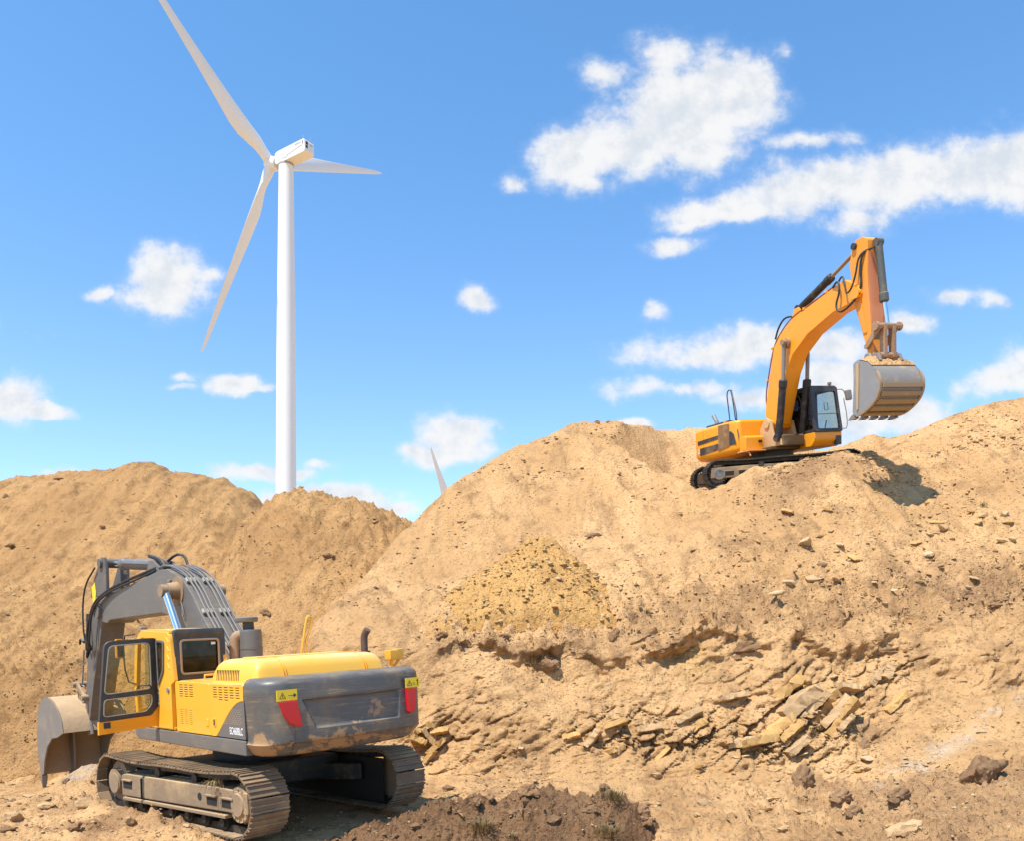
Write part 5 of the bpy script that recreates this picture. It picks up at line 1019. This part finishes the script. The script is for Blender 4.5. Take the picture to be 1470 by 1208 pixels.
h = G(); h.tube([(3.5, -.3, 5.5), (3.8, -.38, 5.62), (3.9, -.4, 5.3), (3.7, -.42, 4.9), (3.9, -.44, 4.65), (4.3, -.42, 4.75), (4.6, -.34, 5.02)], .03, 8, smooth=2); h.build('hose', BLACK, BM2)
h = G(); h.tube([(3.6, -.2, 5.6), (3.95, -.34, 5.72), (4.1, -.4, 5.4), (4.15, -.42, 5.1), (4.35, -.4, 5.2), (4.5, -.36, 5.6), (4.55, -.32, 6.0), (4.75, -.2, 6.16)], .026, 8, smooth=2); h.build('hose', BLACK, BM2)
h = G(); h.tube([(1.6, -.1, 5.2), (1.2, -.2, 5.3), (.95, -.28, 5.0), (.8, -.28, 4.7)], .03, 8, smooth=2); h.build('hose', BLACK, BM2)
h = G(); h.tube([(.9, .32, 3.0), (1.1, .4, 2.7), (1.0, .45, 2.4), (.85, .4, 2.6)], .022, 8, smooth=2); h.build('hose', BLACK, BM2)
for y in (-.47, .47): cylinder('boom_cylinder', E2, UF2, (.98, y, 1.50), (1.34, y, 3.32), (1.44, y, 4.44), .115, .062, BLACK, STEEL)
cylinder('arm_cylinder', E2, UF2, (1.72, -.04, 5.40), (3.20, -.04, 5.92), (4.33, -.04, 6.36), .115, .055, BLACK, DUSTY)
# arm
a2 = [(4.20, 6.18), (4.13, 5.95), (4.26, 4.82), (4.46, 4.2), (4.70, 3.45), (4.74, 3.12), (4.84, 3.02), (4.98, 3.10), (4.96, 3.3), (4.88, 3.83), (4.86, 4.5), (4.80, 5.5), (4.84, 6.1), (4.84, 6.40), (4.66, 6.52), (4.42, 6.52), (4.26, 6.40)]
g = G(); g.prism(a2, -.25, .25, .022)
for p0, p1, p2_, p3 in ((9, 10, 11, 12),):
    pass
g.prism([(4.905, 3.6), (4.885, 4.5), (4.825, 5.5), (4.86, 6.05), (4.85, 6.05), (4.815, 5.5), (4.872, 4.5), (4.893, 3.6)], -.232, .232, 0, 1)
g.cyl((4.36, -.32, 6.36), (4.36, .32, 6.36), .09, n=20, mi=2); g.cyl((4.45, -.34, 5.05), (4.45, .34, 5.05), .15, n=22); g.cyl((4.86, -.33, 3.14), (4.86, .33, 3.14), .11, n=20, mi=2)
g.prism([(4.35, 4.78), (4.55, 4.85), (4.74, 3.9), (4.6, 3.9)], -.275, -.245, .008)
A2 = W(g, 'arm', [paint('faded_orange', (.80, .30, .02), .5, .8, 1.1, top=.5, chip=.5, dcol=(.60, .27, .13), streak=.5), paint('pink_dusty_orange', (.66, .24, .11), .7, .5, 1.2, dcol=(.55, .33, .2), top=.2), DARK])
h = G(); h.tube([(4.50, -.30, 4.9), (4.62, -.30, 5.3), (4.60, -.31, 5.75), (4.72, -.30, 6.1), (4.92, -.14, 6.14)], .03, 8, smooth=2); h.build('hose', BLACK, A2)
h = G(); h.box((4.89, .0, 3.75), (.03, .46, .5)); h.build('mud_patch', paint('caked_mud', (.14, .10, .065), .9, .6, 5, dcol=(.42, .29, .17), bump=.8), A2)
cylinder('bucket_cylinder', E2, UF2, (4.96, .02, 6.28), (5.12, .02, 4.62), (5.22, .02, 3.96), .105, .058, paint('dark_grey_ram', (.075, .08, .07), .5, .3, 2), CHROME, collar=1.22)
g = G()
for y in (-.32, .32): g.prism([(4.72, 3.52), (4.84, 3.46), (5.30, 3.88), (5.28, 4.04), (5.14, 4.02)], y - .03, y + .03, .01)
for y in (-.14, .17): g.prism([(5.12, 4.0), (5.32, 4.0), (5.30, 3.1), (5.12, 3.1)], y - .06, y + .06, .02)
g.cyl((5.22, -.42, 3.95), (5.22, .42, 3.95), .085, n=20); g.cyl((5.22, -.45, 3.95), (5.22, -.38, 3.95), .12, n=20); g.cyl((5.22, .38, 3.95), (5.22, .45, 3.95), .12, n=20); g.cyl((5.2, -.3, 3.16), (5.2, .3, 3.16), .09, n=20); g.cyl((4.78, -.36, 3.5), (4.78, .36, 3.5), .07, n=16)
W(g, 'linkage', paint('muddy_link', (.36, .22, .13), .85, .7, 4, dcol=(.16, .115, .075), bump=.6))
prof2 = [(4.80, 3.06), (5.02, 3.06), (5.30, 2.95), (5.53, 2.70), (5.67, 2.42), (5.66, 2.16), (5.54, 1.95), (5.32, 1.78), (5.02, 1.64), (4.72, 1.60)]
mouth2 = [(4.66, 1.72), (4.70, 2.1), (4.74, 2.6), (4.74, 3.0)]
B2 = bucket(E2, UF2, prof2, mouth2, -.80, .80, .03, [paint('bucket_plate', (.25, .245, .24), .45, .45, 1.8, top=.3, dcol=(.5, .38, .24)), paint('bucket_shell', (.20, .185, .165), .5, .8, 1.8, top=.4, dcol=(.42, .30, .18))], (-.72, -.36, 0, .36, .72), (-.9, -.32, .30))
def shell_pt(t, o=0.0):
    i = min(int(t), len(prof2) - 2); a = Vector(prof2[i]); b = Vector(prof2[i + 1]); d = (b - a).normalized(); n_ = Vector((-d.y, d.x)); n_ = n_ if n_.dot(a - Vector((5.1, 2.4))) > 0 else -n_; q = a.lerp(b, t - i) + n_ * o; return q
h = G()
for t0 in (4.35, 5.2, 6.1, 7.0, 7.9):
    a, b, c, d = shell_pt(t0, .002), shell_pt(t0 + .5, .002), shell_pt(t0 + .5, .07), shell_pt(t0, .07); h.prism([(a.x, a.y), (b.x, b.y), (c.x, c.y), (d.x, d.y)], -.70, .70, .006)
h.build('wear_strip', paint('strip_dusty', (.30, .215, .13), .8, .7, 2, dcol=(.46, .33, .19)), B2)
for y0 in (-.805, .725):
    h = G(); q = [shell_pt(t, .045) for t in np.linspace(3.2, 8.8, 18)]; r = [shell_pt(t, .002) for t in np.linspace(8.8, 3.2, 18)]; h.prism([(p.x, p.y) for p in q + r], y0, y0 + .08, .004); h.build('edge_strip', paint('edge_dusty', (.32, .23, .14), .8, .7, 2), B2)
h = G(); h.prism([(4.84, 1.72), (4.90, 1.76), (4.96, 2.5), (4.98, 3.0), (4.88, 3.0), (4.86, 2.4)], -.83, -.80, .006); h.build('side_cutter', paint('cutter_dusty', (.46, .34, .2), .8, .5, 2), B2)
for y in (-.38, .38): h = G(); h.prism([(4.72, 3.06), (4.80, 3.28), (4.92, 3.30), (5.0, 3.20), (5.14, 3.24), (5.26, 3.22), (5.36, 3.0)], y - .05, y + .05, .015); h.build('ear', STEEL, B2)
# earth caked on top of the raised bucket
nx, ny = 16, 40; gx = np.linspace(4.82, 5.42, nx); gy = np.linspace(-.79, .79, ny); xx, yy = np.meshgrid(gx, gy)
zz = np.interp(xx, [4.8, 5.02, 5.3, 5.45], [3.05, 3.065, 2.955, 2.83]) + .16 * np.clip(1 - ((xx - 5.08) / .36) ** 2, -.2, 1) * np.clip(1.25 - np.abs(yy / .8) ** 4, 0, 1) * (.75 + .9 * fbm(xx, yy, yy * 0, 4, 4, .6, 600)) - .01
o = sheet('bucket_earth', xx, yy, zz, EM); o.parent = B2; o.name = 'earth_cap'
# ------------------------------------------------------------------ wind turbines
TW = paint('turbine_white', (.70, .70, .685), .42, .10, .12, top=0, dcol=(.60, .56, .48))
TWD = paint('turbine_grey', (.30, .30, .30), .6, .1, .3, top=0)  # plain grey of flanges, yaw ring, grilles and vanes
def turbine(base, hub_h, axis_deg, th0, over, r, label, tower=True):
    phi = R_(axis_deg); tilt = .22
    rt = tag(empty('wind_turbine', Matrix.Translation(base)), label, 'wind turbine')
    a = Vector((math.cos(phi), -math.sin(phi), 0)); w = Vector((math.sin(phi), math.cos(phi), 0)); up = Vector((0, 0, 1))
    g = G(); H = hub_h - 1.75
    g.loft([((0, 0, 0), 2.15), ((0, 0, H * .3), 1.98), ((0, 0, H * .62), 1.86), ((0, 0, H), 1.42)], 48); t = g.build('tower', TW, rt)
    for k, q in enumerate((.27, .5, .76)):
        rr = float(np.interp(q, [0, .3, .62, 1], [2.15, 1.98, 1.86, 1.42])); h = G(); h.loft([((0, 0, H * q - .03), rr), ((0, 0, H * q - .03), rr + .012), ((0, 0, H * q + .03), rr + .012), ((0, 0, H * q + .03), rr)], 48, caps=False); h.build('flange', TWD, t)
    h = G(); h.loft([((0, 0, H - .02), 1.47), ((0, 0, H + .28), 1.47)], 40); h.build('yaw_ring', TWD, t)
    MN = Matrix(((a.x, w.x, 0, 0), (a.y, w.y, 0, 0), (0, 0, 1, hub_h), (0, 0, 0, 1)))
    # nacelle: x runs to its rear, y to its far side
    g = G(); side = [(-1.9, -1.15), (-1.3, -1.5), (6.3, -1.35), (6.6, -1.05), (6.48, .95), (6.2, 1.2), (-1.2, 1.0), (-1.9, .7)]
    g.prism(rpoly([(p[0], p[1], .35) for p in side], .35, 3), -1.25, 1.25, .32, seg=4)
    n = g.build('nacelle', TW, rt, frame=MN)
    for y in (-1.262,):
        h = G(); h.flat([[(.2, -.75), (.6, -.35), (1.6, -.1), (3.6, .30), (5.9, .42), (5.9, .05), (3.9, -.2), (1.8, -.6), (1.2, -.95)]], axes((0, y, 0), (1, 0, 0), (0, 0, 1)), .10, .02); h.build('cowl', TW, n)
        h = G(); [h.box((3.9 + k * .26, y - .005, .62), (.15, .03, .46)) for k in range(7)]; h.box((5.95, y - .005, .55), (.18, .03, .66), mi=1); h.build('vent_grille', [TWD, HOLE], n)
    h = G(); h.box((6.535, -.62, .45), (.08, .46, .62), rot=(0, -.063, 0)); h.box((6.575, -.70, -.28), (.08, .44, .48), rot=(0, -.063, 0)); h.build('hatch', HOLE, n)
    h = G(); [h.box((6.525, .15 + .13 * k, .55), (.05, .08, .14), rot=(0, -.063, 0)) for k in range(6)]; [h.box((6.545, .3 + .13 * k, .25), (.05, .08, .08), rot=(0, -.063, 0)) for k in range(3)]; h.build('mark', TWD, n)
    for x, y in ((5.6, -.7), (6.0, .75)):
        h = G(); h.cyl((x, y, 1.0), (x, y, 2.15), .05, n=8); h.tube([(x - .25, y, 2.0), (x + .25, y, 2.0)], .035, 6); h.cyl((x, y, 1.1), (x, y, 1.45), .12, n=10); h.cyl((x + .25, y, 2.0), (x + .25, y, 2.22), .06, n=8); h.build('wind_vane', TWD, n)
    CHS = 1.0 if hub_h + base.y < 400 else 1.9
    # rotor
    hubc = Vector((0, 0, hub_h)) - a * over; ax = (a * math.cos(tilt) - up * math.sin(tilt)).normalized(); u = w.cross(ax).normalized(); u = u if u.z > 0 else -u
    g = G(); g.loft([(hubc + ax * 2.0, 1.15), (hubc + ax * 1.0, 1.35), (hubc, 1.4), (hubc - ax * .9, 1.15), (hubc - ax * 1.5, .7), (hubc - ax * 1.75, .15)], 32); g.build('hub', TW, rt)
    for k in range(3):
        t_ = th0 + k * 2 * math.pi / 3; cone = -.17; d = ((u * math.cos(t_) + w * math.sin(t_)) * math.cos(cone) + ax * math.sin(cone)).normalized()
        tang = ax.cross(d).normalized(); st = [(0, 1.0, 1.0, 1.5), (.03, 1.0, 1.0, 1.5), (.06, 1.08, .85, 1.2), (.10, 1.35, .62, .85), (.16, 1.62, .42, .55), (.22, 1.66, .33, .42), (.35, 1.38, .24, .28), (.5, 1.08, .17, .18), (.65, .84, .12, .12), (.8, .62, .085, .08), (.92, .44, .055, .05), (.98, .25, .03, .04), (1.0, .05, .01, .04)]
        vs = []; N = 22; pre = lambda q: ax * (-.0 + 1.4 * q * q - 1.4 * q)
        for q, ch, tk, tw in st:
            q2 = .9 + q * (r - .9); c_ = math.cos(tw * .75); s_ = -math.sin(tw * .75); e1 = (tang * c_ + ax * s_); e2 = (ax * c_ - tang * s_); o = hubc + d * q2 + pre(q)
            for m in range(N):
                an = 2 * math.pi * m / N; cx_ = math.cos(an); cy_ = math.sin(an); sh = (1 - .0 * cx_); k2 = sstep(np.float64(q), .05, .2)
                vs.append(o + e1 * ch * CHS * (cx_ + .45 * k2) + e2 * tk * cy_ * (1 - k2 * .55 * max(cx_, 0)))
        fs = [(i * N + m, i * N + (m + 1) % N, (i + 1) * N + (m + 1) % N, (i + 1) * N + m) for i in range(len(st) - 1) for m in range(N)] + [tuple(range(N)), tuple(range((len(st) - 1) * N, len(st) * N))]
        g = G(); g.raw(vs, fs); g.build('blade', TW, rt, angle=75, recalc=True)
    return rt
HB = (HY - 238) / F * 168 + CZ
bz = -1.5
turbine(Vector((-44.75, 165.6, bz)), HB - bz + .35, 33.3, -.9102, 4.3, 40.0, 'big white wind turbine with its full tower rising behind the left heaps')
D2 = 500.0; hub2 = V(652, 735, D2); a2_ = Vector((math.cos(R_(33.3)), -math.sin(R_(33.3)), 0)); b2_ = hub2 + a2_ * 4.3
turbine(Vector((b2_.x, b2_.y, -4)), hub2.z + 4, 33.3, -.60, 4.3, 41.0, 'distant wind turbine of which one blade shows above the main heap')

# ------------------------------------------------------------------ sky, sun, camera
SUN_EL = 62.0
sd = Vector((-.69, -.724, 0)).normalized() * math.cos(R_(SUN_EL)) + Vector((0, 0, math.sin(R_(SUN_EL))))
L = bpy.data.lights.new('sun', 'SUN'); L.energy = 4.9; L.angle = R_(.53); L.color = (1.0, .955, .87)
so_ = bpy.data.objects.new('sun', L); COL.objects.link(so_); so_.rotation_euler = sd.to_track_quat('Z', 'Y').to_euler(); so_.location = (-20, -20, 40)
w_ = bpy.data.worlds.new('World'); scene.world = w_; w_.use_nodes = True; t = NT(w_.node_tree); t.n.clear()
out = t.add('ShaderNodeOutputWorld'); bg = t.add('ShaderNodeBackground'); t.l.new(bg.outputs[0], out.inputs[0])
sky = t.add('ShaderNodeTexSky', sky_type='NISHITA'); sky.sun_disc = False; sky.sun_elevation = R_(SUN_EL); sky.sun_rotation = math.atan2(sd.x, sd.y); sky.altitude = 200; sky.air_density = 1.0; sky.dust_density = .15; sky.ozone_density = 2.0
co = t.add('ShaderNodeTexCoord').outputs['Generated']; sp = t.add('ShaderNodeSeparateXYZ'); t.l.new(co, sp.inputs[0])
yy = t.math('MAXIMUM', sp.outputs[1], .02)
cb = t.add('ShaderNodeCombineXYZ'); t.l.new(t.math('DIVIDE', sp.outputs[0], yy), cb.inputs[0]); t.l.new(t.math('DIVIDE', sp.outputs[2], yy), cb.inputs[1]); uv = cb.outputs[0]
wn = t.add('ShaderNodeTexNoise'); wn.inputs['Scale'].default_value = 11; wn.inputs['Detail'].default_value = 5; wn.inputs['Roughness'].default_value = .6; t.l.new(uv, wn.inputs['Vector'])
wv = t.add('ShaderNodeVectorMath', operation='MULTIPLY_ADD'); t.l.new(wn.outputs['Color'], wv.inputs[0]); wv.inputs[1].default_value = (.05, .04, 0); wv.inputs[2].default_value = (-.025, -.02, 0)
wa = t.add('ShaderNodeVectorMath', operation='ADD'); t.l.new(uv, wa.inputs[0]); t.l.new(wv.outputs[0], wa.inputs[1]); wuv = wa.outputs[0]
# clouds of this sky: direction of the centre (as photo x,y), half sizes, tilt, strength
CL = [(828, 228, 62, 46, 10, 1), (900, 205, 85, 52, 15, 1), (955, 165, 110, 70, 15, 1), (1035, 130, 80, 66, 0, 1), (1010, 200, 70, 48, 0, .9), (872, 110, 40, 30, 0, .62), (960, 85, 60, 35, 0, .6), (845, 265, 40, 24, 0, .8), (1085, 110, 34, 36, 0, .7), (1132, 74, 20, 16, 0, .5),
      (1045, 300, 100, 22, 6, .85), (1170, 268, 120, 42, 8, .95), (1290, 262, 120, 44, 6, .95), (1410, 240, 120, 48, 8, 1), (1500, 240, 90, 62, 0, 1), (1165, 205, 70, 13, 3, .62), (1240, 315, 40, 22, 0, .7), (972, 348, 46, 13, 4, .68), (1000, 318, 50, 12, 8, .7),
      (238, 402, 58, 48, 0, 1), (222, 424, 52, 26, 0, .9), (300, 398, 24, 13, 0, .58), (142, 421, 22, 11, 0, .66), (680, 430, 26, 20, 0, .85), (344, 553, 38, 14, -6, .95), (368, 561, 30, 8, 0, .8), (16, 574, 46, 34, -8, 1), (58, 590, 48, 13, -4, .95),
      (662, 622, 52, 36, 0, 1), (655, 652, 62, 18, 0, .85), (602, 648, 26, 14, 0, .6), (375, 676, 66, 14, 0, .8), (430, 678, 26, 11, 0, .7), (400, 718, 46, 18, 0, .9), (485, 716, 90, 22, 0, .95), (560, 736, 44, 16, 0, .9),
      (1005, 505, 105, 26, 0, .78), (1090, 495, 90, 26, 0, .85), (1195, 498, 70, 26, 0, .8), (975, 556, 95, 16, 0, .72), (1060, 568, 60, 14, 0, .66), (1306, 466, 34, 15, 0, .72), (1200, 545, 70, 34, 0, .95), (1270, 600, 90, 36, 0, 1), (1215, 590, 60, 30, 0, .9), (1440, 548, 78, 28, 8, .85), (1485, 536, 60, 34, 0, .95),
      (1370, 424, 34, 14, 6, .66), (1427, 432, 24, 14, -8, .66), (915, 606, 28, 9, 0, .9), (80, 680, 34, 8, 0, .6), (268, 536, 20, 8, 0, .56), (268, 550, 20, 6, 0, .56), (735, 264, 18, 12, 0, .5), (458, 663, 24, 8, 0, .55), (940, 445, 16, 12, 0, .5), (-180, 480, 150, 50, 0, .9), (1750, 330, 170, 60, 5, 1), (-350, 260, 140, 60, 8, .9), (1800, 600, 200, 40, 0, .9)]
D = None; V_low = None
for cx_, cy_, rx, ry, an, st in CL:
    mp = t.mapping(wuv, loc=((cx_ - CX) / F, (HY - cy_) / F, 0), rot=(0, 0, R_(an)), scale=(rx * 1.33 / F, ry * 1.33 / F, 1), typ='TEXTURE')
    ln = t.add('ShaderNodeVectorMath', operation='LENGTH'); t.l.new(mp, ln.inputs[0])
    d = t.math('MULTIPLY', t.math('SUBTRACT', 1.0, ln.outputs['Value']), st)
    if D is None: D = d
    else: D = t.math('SMOOTH_MAX', D, d, .12)
f1 = t.noise(uv, 12, 8, .62); f1b = t.noise(t.mapping(uv, loc=(.011, -.014, 0)), 12, 5, .62); f2 = t.noise(t.mapping(uv, loc=(3.1, 1.7, 0), scale=(1, 1.5, 1)), 40, 4, .6)
dn = t.math('ADD', D, t.math('ADD', t.math('MULTIPLY_ADD', f1, 1.5, -.75), t.math('MULTIPLY_ADD', f2, .34, -.17)))
dens = t.math('ADD', t.math('MULTIPLY', t.ss(dn, .08, .50), .55), t.math('MULTIPLY', t.ss(dn, -.10, .66), .45)); body = t.ss(dn, .15, 1.0)
north = t.ss(sp.outputs[1], .02, .12); dens = t.math('MULTIPLY', dens, north)
skyc = t.add('ShaderNodeVectorMath', operation='MULTIPLY'); t.l.new(sky.outputs[0], skyc.inputs[0]); t.l.new(t.mix(t.ss(sp.outputs[2], .05, .62), (1.45, 1.60, 1.76), (1.10, 1.68, 1.95)), skyc.inputs[1])
f3 = t.noise(t.mapping(uv, loc=(7, 2, 0)), 22, 5, .6)
rel = t.math('MULTIPLY', t.math('SUBTRACT', f1, f1b), 2.6)
lit = t.ss(t.math('ADD', t.math('ADD', t.math('MULTIPLY', body, -.25), rel), t.math('MULTIPLY_ADD', f3, .8, .25)), .0, .75)
CLOUD_A, CLOUD_B = (5.1, 5.5, 6.0), (6.75, 6.75, 6.75)
cc = t.mix(lit, CLOUD_A, CLOUD_B)
fin_ = t.mix(t.math('MULTIPLY', dens, .97), skyc.outputs[0], cc)
t.l.new(fin_, bg.inputs[0]); bg.inputs[1].default_value = .10
cam = bpy.data.cameras.new('camera'); cam.sensor_width = 36; cam.sensor_fit = 'HORIZONTAL'; cam.lens = F / 1470 * 36; cam.shift_y = (HY - 604) / 1470; cam.clip_start = .1; cam.clip_end = 9000
c_ = bpy.data.objects.new('camera', cam); COL.objects.link(c_); c_.location = (0, 0, CZ); c_.rotation_euler = (R_(90), 0, 0); scene.camera = c_
vs_ = scene.view_settings; vs_.view_transform = 'Standard'; vs_.look = 'None'; vs_.exposure = .5; vs_.gamma = 1; vs_.use_curve_mapping = False
scene.cycles.max_bounces = 6; scene.cycles.transparent_max_bounces = 12; scene.cycles.caustics_reflective = False; scene.cycles.caustics_refractive = False
